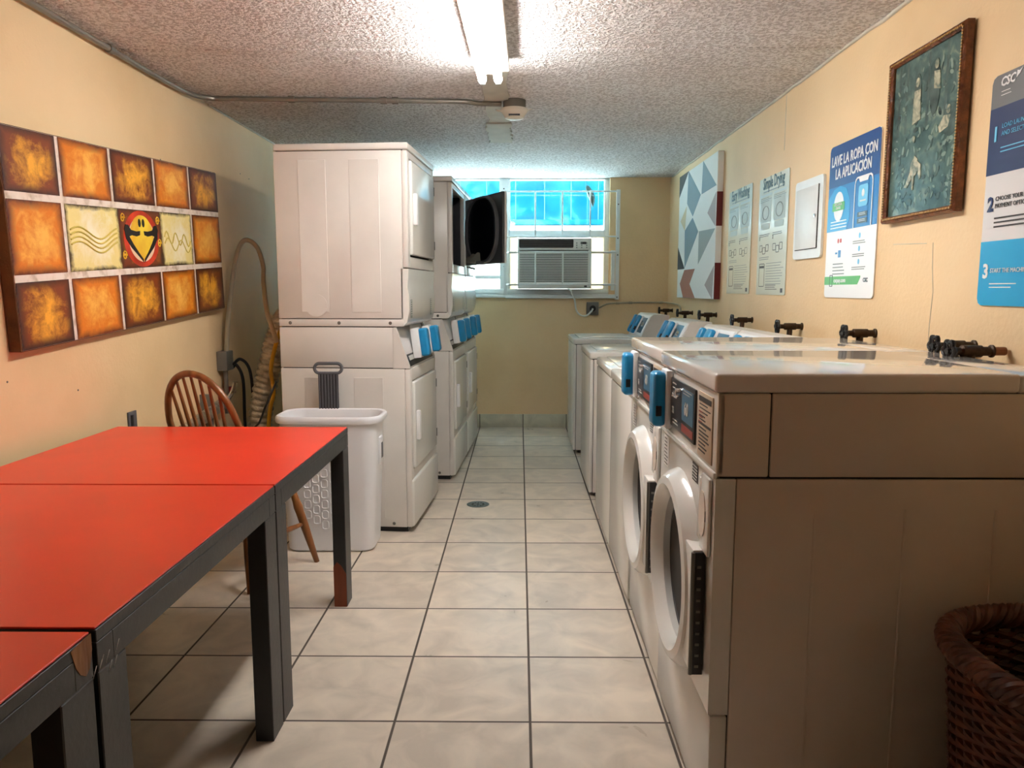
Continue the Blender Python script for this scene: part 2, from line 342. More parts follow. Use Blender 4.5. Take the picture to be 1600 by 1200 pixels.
    def text(s, txt, size, x, z, y, sx=1.0, align='LEFT', bold=0, t=.0006, shear=0):
        cu = bpy.data.curves.new('t', 'FONT'); cu.body = txt; cu.size = size; cu.align_x = align; cu.extrude = t; cu.offset = bold; cu.resolution_u = 2; cu.shear = shear
        ob = bpy.data.objects.new('t', cu); me = bpy.data.meshes.new_from_object(ob)
        tb = bmesh.new(); tb.from_mesh(me); bpy.data.objects.remove(ob); bpy.data.curves.remove(cu); bpy.data.meshes.remove(me)
        s.add(tb, Matrix.Translation((x, y - t, z)) @ Matrix.Rotation(PI / 2, 4, 'X') @ Matrix.Diagonal((sx, 1, 1, 1))); return s
    def lines(s, x0, x1, z1, n, dz, th, y, rag=.25):
        for k in range(n): s.rect(x0, x1 - random.random() * rag * (x1 - x0), z1 - k * dz - th, z1 - k * dz, y, .0006)
        return s
    def build(s, name, parent=None, smooth=True, key=None, ang=35):
        if key: pass
        me = bpy.data.meshes.new(name); bmesh.ops.recalc_face_normals(s.bm, faces=s.bm.faces[:])
        if smooth:
            for f in s.bm.faces: f.smooth = True
            for e in s.bm.edges:
                if len(e.link_faces) == 2 and e.calc_face_angle(0) > math.radians(ang): e.smooth = False
        s.bm.to_mesh(me); s.bm.free()
        for m_ in s.mats: me.materials.append(m_)
        o = bpy.data.objects.new(name, me); C.objects.link(o)
        if parent: o.parent = parent
        return o
def catmull(P, k, closed=False):
    out = []; n = len(P)
    rng = range(n) if closed else range(n - 1)
    for i in rng:
        p0 = P[(i - 1) % n] if (closed or i > 0) else P[0] * 2 - P[1]; p1 = P[i]; p2 = P[(i + 1) % n]
        p3 = P[(i + 2) % n] if (closed or i + 2 < n) else P[-1] * 2 - P[-2]
        for j in range(k):
            t = j / k; out.append(.5 * ((2 * p1) + (p2 - p0) * t + (2 * p0 - 5 * p1 + 4 * p2 - p3) * t * t + (3 * p1 - p0 - 3 * p2 + p3) * t ** 3))
    if not closed: out.append(P[-1])
    return out
def tag(o, label, cat, group=None, kind=None):
    if label: o['label'] = label
    if cat: o['category'] = cat
    if group: o['group'] = group
    if kind: o['kind'] = kind
    return o
def thing(name, label, cat, loc=(0, 0, 0), rz=0, group=None):
    o = bpy.data.objects.new(name, None); C.objects.link(o); o.location = loc; o.rotation_euler = (0, 0, rz); o.empty_display_size = .1
    return tag(o, label, cat, group)
def copy_tree(o, parent=None):
    c = o.copy(); C.objects.link(c)
    if parent: c.parent = parent
    for ch in [k for k in bpy.data.objects if k.parent == o]: copy_tree(ch, c)
    return c
def kids(o): return [k for k in bpy.data.objects if k.parent == o]

# ------------------------------------------------------------------ the setting
XL, XR, YB, YF, ZC = -1.71, 1.365, 7.06, -3.6, 2.295
def struct(name, mb, parent=None):
    o = mb.build(name, parent)
    if not parent: o['kind'] = 'structure'
    return o
struct('floor', MB().m('floor').box(XL - .15, XR + .15, YF - .15, YB + .2, -.12, 0))
struct('ceiling', MB().m('ceiling').box(XL - .15, XR + .15, YF - .15, YB + .2, ZC, ZC + .14))
struct('wall_left', MB().m('wall').box(XL - .15, XL, YF - .15, YB + .2, 0, ZC))
struct('wall_right', MB().m('wall').box(XR, XR + .15, YF - .15, YB + .2, 0, ZC))
struct('wall_front', MB().m('wall').box(XL, XR, YF - .15, YF, 0, ZC))
# back wall with the window opening up to the ceiling
WX0, WX1, WZ = -.98, .82, 1.244
wb = MB().m('wall'); wb.box(XL, XR, YB, YB + .2, 0, WZ); wb.box(XL, WX0, YB, YB + .2, WZ, ZC); wb.box(WX1, XR, YB, YB + .2, WZ, ZC)
struct('wall_back', wb)
struct('baseboard_back', MB().m('basetile').box(XL + .011, XR - .011, YB - .011, YB, 0, .126, .002))
struct('baseboard_left', MB().m('basetile').box(XL, XL + .011, YF, YB, 0, .12, .002))
struct('baseboard_right', MB().m('basetile').box(XR - .011, XR, YF, YB, 0, .12, .002))
# ceiling scars: smooth strip where a longer fixture was, fine ridges of old board joints
def ragged(x0, x1, y0, y1, z0, z1, n=14, j=.008):
    mb = MB().m('joint'); P = []
    for i in range(n + 1): P.append((x0 + random.uniform(-j, j), y0 + (y1 - y0) * i / n))
    for i in range(n + 1): P.append((x1 + random.uniform(-j, j), y1 - (y1 - y0) * i / n))
    mb.ring_loft([[(x, y, z1) for x, y in P], [(x, y, z0) for x, y in P]]); return mb
struct('trim_1', ragged(-.185, -.06, 3.5, 4.75, ZC - .007, ZC))
struct('trim_2', ragged(-.205, -.055, 4.76, 5.36, ZC - .012, ZC, j=.012))
mb = MB().m('ceiling'); mb.box(XL, -.26, 3.345, 3.375, ZC - .004, ZC, .0015); mb.box(.0, XR, 3.345, 3.375, ZC - .004, ZC, .0015); struct('trim_3', mb)
# caulk bead along the wall and ceiling joints
mb = MB().m('joint')
pts = [(XR - .004, y * .12 + YF, ZC - .006 + random.uniform(-.004, .004)) for y in range(int((YB - YF) / .12) + 1)]
mb.sweep(pts, lambda t: .008, 6); struct('trim_4', mb)
mb = MB().m('joint'); mb.sweep([(XL + .003, 4.3 + .2 * k, ZC - .004) for k in range(14)], .006, 6); struct('trim_5', mb)

# window
win = MB().m('whitepaint')
fy0, fy1 = YB + .05, YB + .12
win.box(WX0, WX1, fy0 - .03, fy1, WZ, WZ + .05, .004)           # bottom rail
win.box(WX0, WX1, fy0, fy1, ZC - .012, ZC, .002)
win.box(WX0, WX0 + .05, fy0, fy1, WZ, ZC, .004); win.box(WX1 - .045, WX1, fy0, fy1, WZ, ZC, .004)
win.box(-.185, -.105, fy0 - .02, fy1, WZ, ZC, .004)             # mullion
win.box(-.105, -.088, fy0 + .01, fy1, WZ, ZC, .002)
win.box(-.10, WX1 - .045, fy0, fy1, 1.765, 1.83, .004)          # meeting rail
win.box(WX0 + .05, -.185, fy0, fy1, 1.385, 1.42, .004)
wo = struct('window_1', win)
MB().m('whitepaint').box(WX0 - .02, WX1 + .06, YB - .035, YB + .05, WZ - .03, WZ, .004).build('window_sill', wo)
g = MB().m('glass'); g.box(-.088, WX1 - .045, fy0 + .03, fy0 + .034, 1.83, ZC - .012); g.box(WX0 + .05, -.185, fy0 + .03, fy0 + .034, 1.42, ZC - .012)
g.box(WX0 + .05, -.185, fy0 + .03, fy0 + .034, WZ + .05, 1.385); g.build('window_pane', wo)
MB().m('acrylic').box(.655, WX1 - .045, fy0 + .02, fy0 + .026, WZ + .05, 1.765).box(-.088, -.025, fy0 + .02, fy0 + .026, WZ + .05, 1.765).build('filler_panel', wo, False)
mb = MB().m('seam'); 
for z in (1.5, 1.75, 2.0, 2.2): mb.lathe([(.006, 0), (.006, -.004)], (-.145, fy0 - .02, z), 'Y', 8)
mb.build('screw', wo)

# outside: the neighbour's wall with its ledge, ground strip
nb = thing('neighbour_building', 'turquoise outside wall with a white ledge seen through the window', 'building', (0, 9.4, 0))
mb = MB().m('turquoise'); mb.box(-5, 5, 0, .3, -.3, 6)
mb.build('wall', nb)
mb = MB().m('stucco').box(-5, 5, -.12, -.001, -.3, 2.055, .01); mb.build('plinth', nb)
mb = MB().m('turquoise').box(-5, 5, -.16, -.001, 2.057, 2.12, .01); mb.build('ledge', nb)
mb = MB().m('panelblue')
for x in [-3, -2.62, -2.24, -1.86, -1.48, -1.1, -.72, -.4, -.05, .3, .62, .95, 1.3, 1.7]: mb.box(x - .003, x + .003, -.004, -.001, 2.121, 5)
mb.build('wall_joint', nb)
gr = MB().m('stucco').box(-6, 6, YB + .2, 9.4, -.3, -.02); tag(gr.build('ground'), None, None, kind='structure')
lf = MB().m('leaf'); lf.sweep([(.62, 7.215, 2.24), (.65, 7.22, 2.18), (.675, 7.22, 2.11), (.68, 7.22, 2.05)], lambda t: .03 * math.sin(PI * min(.98, .15 + t * .85)) + .001, 6, 4)
lf.sweep([(.6, 7.215, 2.297), (.62, 7.215, 2.24)], .003, 5)
tag(lf.build('hanging_leaf'), 'dark green leaf hanging outside the upper window pane', 'leaf')

# ------------------------------------------------------------------ window grille and air conditioner
gy = YB - .06
gt = thing('window_grille', 'white metal security grille of thin bars in front of window', 'window grille', (0, gy, 0))
MB().m('whitepaint').box(.87, .905, -.006, .006, 1.197, 2.18, .002).build('side_plate', gt); MB().m('whitepaint').box(-.145, -.115, -.006, .006, 1.24, 2.18, .002).build('side_plate', gt)
for z in (2.165, 1.765, 1.62, 1.33, 1.215): MB().m('whitepaint').sweep([(-.13, 0, z), (.89, 0, z)], .0075, 8).build('bar', gt)
for x in (.14, .385, .635): 
    MB().m('whitepaint').sweep([(x, -.008, 1.765), (x, -.008, 2.165)], .007, 8).build('bar', gt)
    MB().m('whitepaint').sweep([(x, -.12, 1.335), (x, -.12, 1.62)], .007, 8).build('bar', gt)
mb = MB().m('whitepaint')
for z in (1.335, 1.62): mb.sweep([(-.12, 0, z), (-.1, -.12, z), (.86, -.12, z), (.88, 0, z)], .0065, 8)
mb.build('cage', gt)
mb = MB().m('whitepaint').box(.83, .865, -.012, .012, 1.28, 1.64, .003); mb.build('latch_plate', gt)
for z in (1.22, 1.6, 1.75, 2.05): MB().m('screw').lathe([(.007, -.006), (.005, -.011)], (.888, 0, z), 'Y', 10).build('bolt', gt)

ac = thing('air_conditioner', 'off-white window air conditioner sitting in the lower window sash', 'air conditioner', (.315, YB - .06, 1.295))
W2, H2 = .335, .455
mb = MB().m('acplastic').box(-W2, W2, 0, .42, 0, H2, .008); mb.build('case', ac)
mb = MB().m('acplastic').box(-W2, W2, -.035, 0, .345, H2, .012); mb.box(-W2, W2, -.035, 0, 0, .055, .008); mb.box(-W2, -W2 + .02, -.035, 0, .05, .35, .003); mb.box(W2 - .03, W2, -.035, 0, .05, .35, .003)
mb.build('front_cover', ac)
mb = MB().m('acdark').rrectp(-.075, .405, .49, .075, .01, -.0352, .002); mb.m('acgrey')
for k in range(4): mb.box(-.31, .16, -.041, -.037, .376 + k * .017, .380 + k * .017)
mb.build('air_outlet', ac)
mb = MB().m('acgrey').box(-W2 + .018, W2 - .028, -.012, -.002, .05, .35); mb.m('acplastic')
for k in range(19): mb.box(-W2 + .018, W2 - .028, -.03, -.012, .056 + k * .0152, .0635 + k * .0152)
mb.build('intake_grille', ac, False)
mb = MB().m('acdark').rect(.235, .285, .4, .42, -.0352, .002); mb.m('inkgrey')
for k in range(3):
    for q in range(3): mb.lathe([(.006, -.0352), (.005, -.038)], (.2 + k * .045, 0, .37 + q * .02), 'Y', 8)
mb.build('control_panel', ac)
mb = MB().m('acdark').rect(.27, .295, .015, .03, -.0352, .002); mb.build('badge', ac)

mb = MB().m('whiteleaf').sweep([(.44, 6.98, 1.30), (.47, 6.96, 1.27), (.5, 6.97, 1.2), (.52, 7.0, 1.1), (.56, 7.01, 1.055), (.61, 7.0, 1.05), (.655, 6.98, 1.09), (.67, 6.985, 1.115)], .008, 8, 8)
tag(mb.build('power_cord'), 'white power cord looping from air conditioner to wall outlet', 'cord')
ot = thing('wall_outlet', 'grey square power outlet under the window with a cord plugged in', 'outlet', (.672, YB, 1.115))
MB().m('greymetal').box(-.055, .055, -.035, 0, -.06, .06, .006).build('box', ot)
MB().m('blackplastic').lathe([(.03, -.035), (.028, -.043), (.012, -.044)], (0, 0, 0), 'Y', 16).build('socket', ot)

def conduit(name, label, pts, r, cps, cat='conduit', mt='conduit', smooth=5):
    t = thing(name, label, cat, pts[0]); o = Vector(pts[0])
    MB().m(mt).sweep([Vector(p) - o for p in pts], r, 10, smooth).build('tube', t)
    for p, d in cps:
        mb = MB().m(mt); q = Vector(p) - o; d = Vector(d).normalized() * .016; mb.sweep([q - d, q + d], r * 1.5, 10); mb.build('coupling', t)
    return t
conduit('conduit', 'thin cream conduit along the back wall from outlet into the corner', [(.73, YB - .02, 1.12), (.8, YB - .02, 1.155), (.9, YB - .02, 1.165), (1.2, YB - .02, 1.17), (1.32, YB - .025, 1.17), (1.34, 6.9, 1.17), (1.34, 6.6, 1.165), (1.34, 6.4, 1.15), (1.34, 6.36, 1.08)], .0075, [((.9, YB - .02, 1.165), (1, 0, 0)), ((1.02, YB - .02, 1.168), (1, 0, 0)), ((1.3, YB - .02, 1.17), (1, 0, 0))], mt='flexconduit', smooth=3)
zc = ZC - .016
cp = [(-1.685, YF + .02, zc - .012), (-1.685, 2.5, zc - .012), (-1.684, 3.6, zc - .012), (-1.675, 3.95, zc - .008), (-1.62, 4.09, zc - .002), (-1.5, 4.12, zc), (-1.0, 4.15, zc), (-.5, 4.18, zc), (-.3, 4.195, zc), (-.22, 4.22, zc - .003), (-.1, 4.235, zc - .004)]
ct = conduit('conduit', 'long grey steel conduit bending from left wall across the ceiling to the detector', cp, .0125, [((-1.2, 4.135, zc), (1, .05, 0)), ((-.72, 4.165, zc), (1, .05, 0)), ((-.66, 4.168, zc), (1, .05, 0)), ((-1.685, 3.25, zc - .012), (0, 1, 0))], smooth=5)
# second thinner tube alongside near detector
# smoke detector
dt = thing('smoke_detector', 'cream smoke detector on a grey ceiling box at the conduit end', 'smoke detector', (-.03, 4.24, ZC))
MB().m('greymetal').lathe([(.062, 0), (.062, -.042), (.05, -.046)], seg=28).build('junction_box', dt)
MB().m('detector').lathe([(.072, -.044), (.074, -.056), (.058, -.076), (.05, -.092), (.034, -.098), (.001, -.1)], seg=28).build('body', dt)
mb = MB().m('blackplastic'); mb.box(-.03, .03, -.06, -.045, -.088, -.081); mb.build('vent', dt)
MB().m('detector').sweep([(-.06, -.02, -.06), (-.095, -.03, -.058), (-.1, -.03, -.052)], .004, 6).build('clip', dt); MB().m('detector').sweep([(.06, -.02, -.06), (.095, -.03, -.05)], .004, 6).build('clip', dt)

# ceiling light
lt = thing('ceiling_light', 'bare twin tube fluorescent strip light on the popcorn ceiling', 'ceiling light', (-.14, 2.92, ZC), math.radians(-.8))
MB().m('fixture').box(-.055, .085, -.6, .575, -.055, 0, .004).build('housing', lt)
mb = MB().m('fixture').ring_loft([[(-.066, y, -.050), (.066, y, -.050), (.066, y, -.054), (.016, y, -.068), (-.016, y, -.068), (-.066, y, -.054)] for y in (-.6, .56)]); mb.build('reflector', lt)
for x in (-.035, .035):
    tb = MB().m('tube').lathe([(.001, -.6), (.019, -.6), (.019, .59), (.015, .6), (.001, .6)], (x, 0, -.082), 'Y', 18); tb.build('tube', lt)
    MB().m('whiteplastic').box(x - .012, x + .012, .598, .612, -.1, -.05, .002).build('lamp_holder', lt)

# ------------------------------------------------------------------ payment reader on machines
def reader(parent, x, y, z, h=.15, w_=.075, tilt=0.0, d0=.02, d1=.035):
    """sits on a face at (x, y) facing -y; base at z"""
    R = Matrix.Translation((x, y, z)) @ Matrix.Rotation(tilt, 4, 'X')
    def put(mb):
        bmesh.ops.transform(mb.bm, matrix=R, verts=mb.bm.verts[:]); return mb
    a = put(MB().m('whiteplastic').box(-w_ / 2 - .004, w_ / 2 + .004, -d0, 0, -.005, h + .002, .006)).build('payment_reader', parent)
    b = MB().m('blue'); b.box(-w_ / 2, w_ / 2, -d0 - d1, -d0 + .004, 0, h - .003, .014, 3); put(b).build('reader_cover', a)
    c = MB().m('blackplastic'); c.box(w_ / 2 - .02, w_ / 2 + .0008, -d0 - d1 + .008, -d0 - d1 + .026, .03, .062, .003); put(c).build('card_slot', a)
    return a

# ------------------------------------------------------------------ front load washer
def front_loader(label, loc, group):
    t = thing('front_load_washer', label, 'washing machine', loc, -PI / 2, group)
    w_, dp = .32, .80
    mb = MB().m('seam').box(-w_ + .008, w_ - .008, .012, dp - .01, .03, 1.064); mb.build('frame', t)
    for s in (-1, 1):
        mb = MB().m('almond'); a, b = (w_ - .01, w_) if s > 0 else (-w_, -w_ + .01)
        mb.box(a, b, .047, dp, .03, .868, .003); mb.box(a, b, .0, .116, .873, 1.06, .004); mb.box(a, b, .119, dp, .873, 1.06, .003)
        for y in (.22, .42, .62):
            q0, q1 = (b - .001, b + .0015) if s > 0 else (a - .0015, a + .001); mb.box(q0, q1, y, y + .006, .06, .8, .0007, 1)
        mb.build('side_panel', t)
    MB().m('almond').box(-w_ + .01, w_ - .01, dp - .01, dp, .03, 1.06).build('back_panel', t)
    MB().m('lidgloss').box(-w_ - .003, w_ + .003, -.008, .655, 1.061, 1.104, .009, 4).box(-w_ - .003, w_ + .003, .65, dp + .003, 1.061, 1.101, .007, 3).build('lid', t)
    # front sheet with a round hole: ring between rectangle and circle
    mb = MB().m('enamel_front'); cx, cz, R0 = -.02, .545, .232
    n = 48; out = []; inn = []
    for i in range(n):
        a = 2 * PI * i / n; c, s_ = math.cos(a), math.sin(a); inn.append((cx + R0 * c, cz + R0 * s_))
        hx0, hx1, hz0, hz1 = -w_, w_, .312, .868
        k = min([(hx1 - cx) / c if c > 1e-6 else 9, (hx0 - cx) / c if c < -1e-6 else 9, (hz1 - cz) / s_ if s_ > 1e-6 else 9, (hz0 - cz) / s_ if s_ < -1e-6 else 9]); out.append((cx + k * c, cz + k * s_))
    for tgt in ((-w_, .868), (w_, .868), (w_, .312), (-w_, .312)):
        i = min(range(n), key=lambda i: (out[i][0] - tgt[0]) ** 2 + (out[i][1] - tgt[1]) ** 2); out[i] = tgt
    mb.ringp(out, inn, 0, .045); mb.build('front_panel', t, ang=25)
    MB().m('enamel_front').box(-w_, w_, .004, .045, .03, .307, .006).build('toe_panel', t)
    mb = MB().m('enamel_front').box(-w_, w_, 0, .02, .873, 1.06, .006)
    mb.box(-w_, w_, -.006, .004, .868, .882, .003); mb.build('console', t)
    mb = MB().m('panelblack').box(-.165, .125, -.006, .001, .905, 1.042, .002); mb.build('control_panel', t)
    pc = kids(t)[-1]
    mb = MB().m('panelblue').rect(-.015, .115, .945, 1.03, -.0062); mb.m('panelred').rect(-.015, .115, .915, .935, -.0062); mb.m('lightgrey'); mb.text('60', .045, .018, .965, -.0075, bold=.0012)
    mb.text('35', .026, -.14, .945, -.0065, bold=.0008); mb.lines(-.14, -.09, 1.03, 3, .012, .003, -.0065); mb.lines(0, .1, 1.026, 2, .007, .002, -.0075); mb.rect(-.145, -.085, .99, 1.0, -.0062); mb.lines(-.13, -.06, .93, 2, .009, .003, -.0065)
    mb.build('panel_print', pc)
    mb = MB().m('chrome').lathe([(.013, -.004), (.012, -.02), (.001, -.022)], (-.045, 0, 1.012), 'Y', 16); mb.build('coin_lock', pc)
    mb = MB().m('tan').box(.15, .285, -.003, .001, .89, 1.045, .001); mb.m('darkprint').rect(.16, .275, 1.024, 1.036, -.0032); mb.rect(.16, .275, .968, .974, -.0032)
    mb.lines(.165, .27, 1.018, 5, .009, .003, -.0032, .5); mb.lines(.165, .27, .962, 7, .009, .0035, -.0032, .5); mb.m('panelred').lines(.162, .2, 1.0, 3, .012, .003, -.0036); mb.build('instruction_label', t)
    MB().m('signtan').rect(-.27, -.2, .77, .86, -.0003).m('darkprint').lines(-.262, -.208, .852, 8, .0105, .003, -.0015, .4).build('sticker', t); MB().m('darkprint').rect(.10, .16, .815, .86, -.0003).m('lightgrey').lines(.105, .155, .855, 5, .008, .003, -.0015).build('sticker', t)
    # door
    mb = MB().m('enamel_front'); mb.lathe([(.2, .03), (.193, -.008), (.204, -.032), (.22, -.042), (.24, -.038), (.256, -.02), (.264, 0), (.256, .004)], (cx, 0, cz), 'Y', 56, False); dr = mb.build('door', t)
    mb = MB().m('gasket').lathe([(.196, .028), (.196, .012), (.18, .01), (.175, .03), (.17, .06)], (cx, 0, cz), 'Y', 48, False); mb.build('gasket', dr)
    mb = MB().m('glassdark').lathe([(.186, .01), (.17, .022), (.145, .05), (.1, .075), (.001, .085)], (cx, 0, cz), 'Y', 48, False); mb.build('door_glass', dr)
    mb = MB().m('drum').lathe([(.2, .05), (.2, .3), (.001, .3)], (cx, 0, cz), 'Y', 32, False); mb.build('drum', t)
    mb = MB().m('enamel_front').box(.205, .232, -.012, .0, .70, .85, .006, 2); mb.m('almond').plate(ellipse(.25, .77, .03, .055, 20), -.012, .0); mb.m('enamel_front').box(.225, .3, -.01, .0, .68, .862, .005, 2); mb.build('door_handle', t)
    mb = MB().m('seam').plate(ellipse(.262, .77, .018, .038, 20), -.0115, -.0095); mb.build('handle_recess', t)
    mb = MB().m('enamel_front').box(.18, .262, -.032, .0, .385, .685, .004); hb = mb.build('hinge_block', t)
    mb = MB().m('blackplastic').box(.262, .268, -.030, -.003, .382, .68, .001); mb.m('screw').sweep([(.265, -.031, .382), (.265, -.031, .68)], .005, 8)
    for k in range(10): mb.m('screw').box(.2679, .2695, -.022, -.013, .40 + k * .027, .406 + k * .027)
    mb.build('hinge', hb)
    mb = MB().m('seam')
    for s in (-1, 1):
        for y in (.08, dp - .08): MB().m('seam').lathe([(.022, 0), (.022, .03)], (s * (w_ - .06), y, 0), 'Z', 12).build('foot', t)
    reader(t, -.205, -.001, .897, .16)
    return t
fl1 = front_loader('nearest white front-load washer, closest to the brown wicker basket', (.435, 1.97, 0), 'white front load washers')
def relabel(o, label, loc, rz=None):
    o['label'] = label; o.location = loc
    if rz is not None: o.rotation_euler = (0, 0, rz)
    return o
relabel(copy_tree(fl1), 'second front-load washer, between nearest washer and first top-loader', (.44, 2.62, 0))

# ------------------------------------------------------------------ top load washer
def top_loader(label, loc, group):
    t = thing('top_load_washer', label, 'washing machine', loc, -PI / 2, group); w_, dp, H = .325, .70, .91
    mb = MB().m('seam').box(-w_ + .01, w_ - .01, .012, dp - .01, .025, H - .03); mb.build('frame', t)
    for s in (-1, 1):
        mb = MB().m('enamel'); a, b = (w_ - .012, w_) if s > 0 else (-w_, -w_ + .012); mb.box(a, b, .024, dp, .03, H - .048, .003)
        for y in (.16, .44): 
            q0, q1 = (b - .001, b + .002) if s > 0 else (a - .002, a + .001); mb.box(q0, q1, y, y + .15, .08, .8, .001, 1)
        mb.build('side_panel', t)
    MB().m('enamel').box(-w_ + .012, w_ - .012, dp - .01, dp, .03, H - .04).build('back_panel', t)
    MB().m('enamel_front').box(-w_, w_, 0, .021, .03, H - .048, .006).build('front_panel', t)
    MB().m('enamel_front').box(-w_ - .002, w_ + .002, -.004, dp, H - .045, H, .012, 3).build('top_deck', t)
    MB().m('enamel_front').box(-w_ + .06, w_ - .06, .045, .46, H - .001, H + .008, .004).build('lid', t)
    mb = MB().m('enamel'); prof = [(.515, H), (.60, H + .175), (.615, H + .185), (.735, H + .18), (.75, H)]
    mb.ring_loft([[(x, y, z) for y, z in prof] for x in (-w_ + .005, w_ - .005)]); cs = mb.build('console', t, ang=20)
    tl = math.atan(.085 / .175)
    Rm = Matrix.Translation((0, .515, H)) @ Matrix.Rotation(-tl, 4, 'X')
    mb = MB().m('whiteplastic').box(-.3, .3, -.006, .002, .02, .19, .003); mb.m('panelblue').box(-.05, .25, -.008, -.005, .04, .17, .002); mb.m('panelblack').box(.02, .1, -.0095, -.007, .07, .14, .001)
    mb.m('chrome').lathe([(.02, -.008), (.018, -.022), (.001, -.024)], (.19, 0, .11), 'Y', 14)
    bmesh.ops.transform(mb.bm, matrix=Rm, verts=mb.bm.verts[:]); mb.build('control_panel', t)
    for s in (-1, 1):
        for y in (.06, dp - .06): MB().m('seam').lathe([(.02, 0), (.02, .028)], (s * (w_ - .05), y, 0), 'Z', 12).build('foot', t)
    reader(t, .0, .522, H + .015, .16, .1, -tl, .02, .03); reader(t, -.17, .522, H + .015, .16, .06, -tl, .02, .03)
    return t
tl1 = top_loader('nearest top-load washer, right behind the two front-loaders', (.44, 3.30, 0), 'white top load washers')
relabel(copy_tree(tl1), 'second top-load washer, touching the one nearest the front-loaders', (.44, 3.965, 0))
relabel(copy_tree(tl1), 'third top-load washer along the right wall, gaps on both sides', (.432, 4.95, 0))
relabel(copy_tree(tl1), 'farthest top-load washer, standing by the back wall', (.42, 6.22, 0))

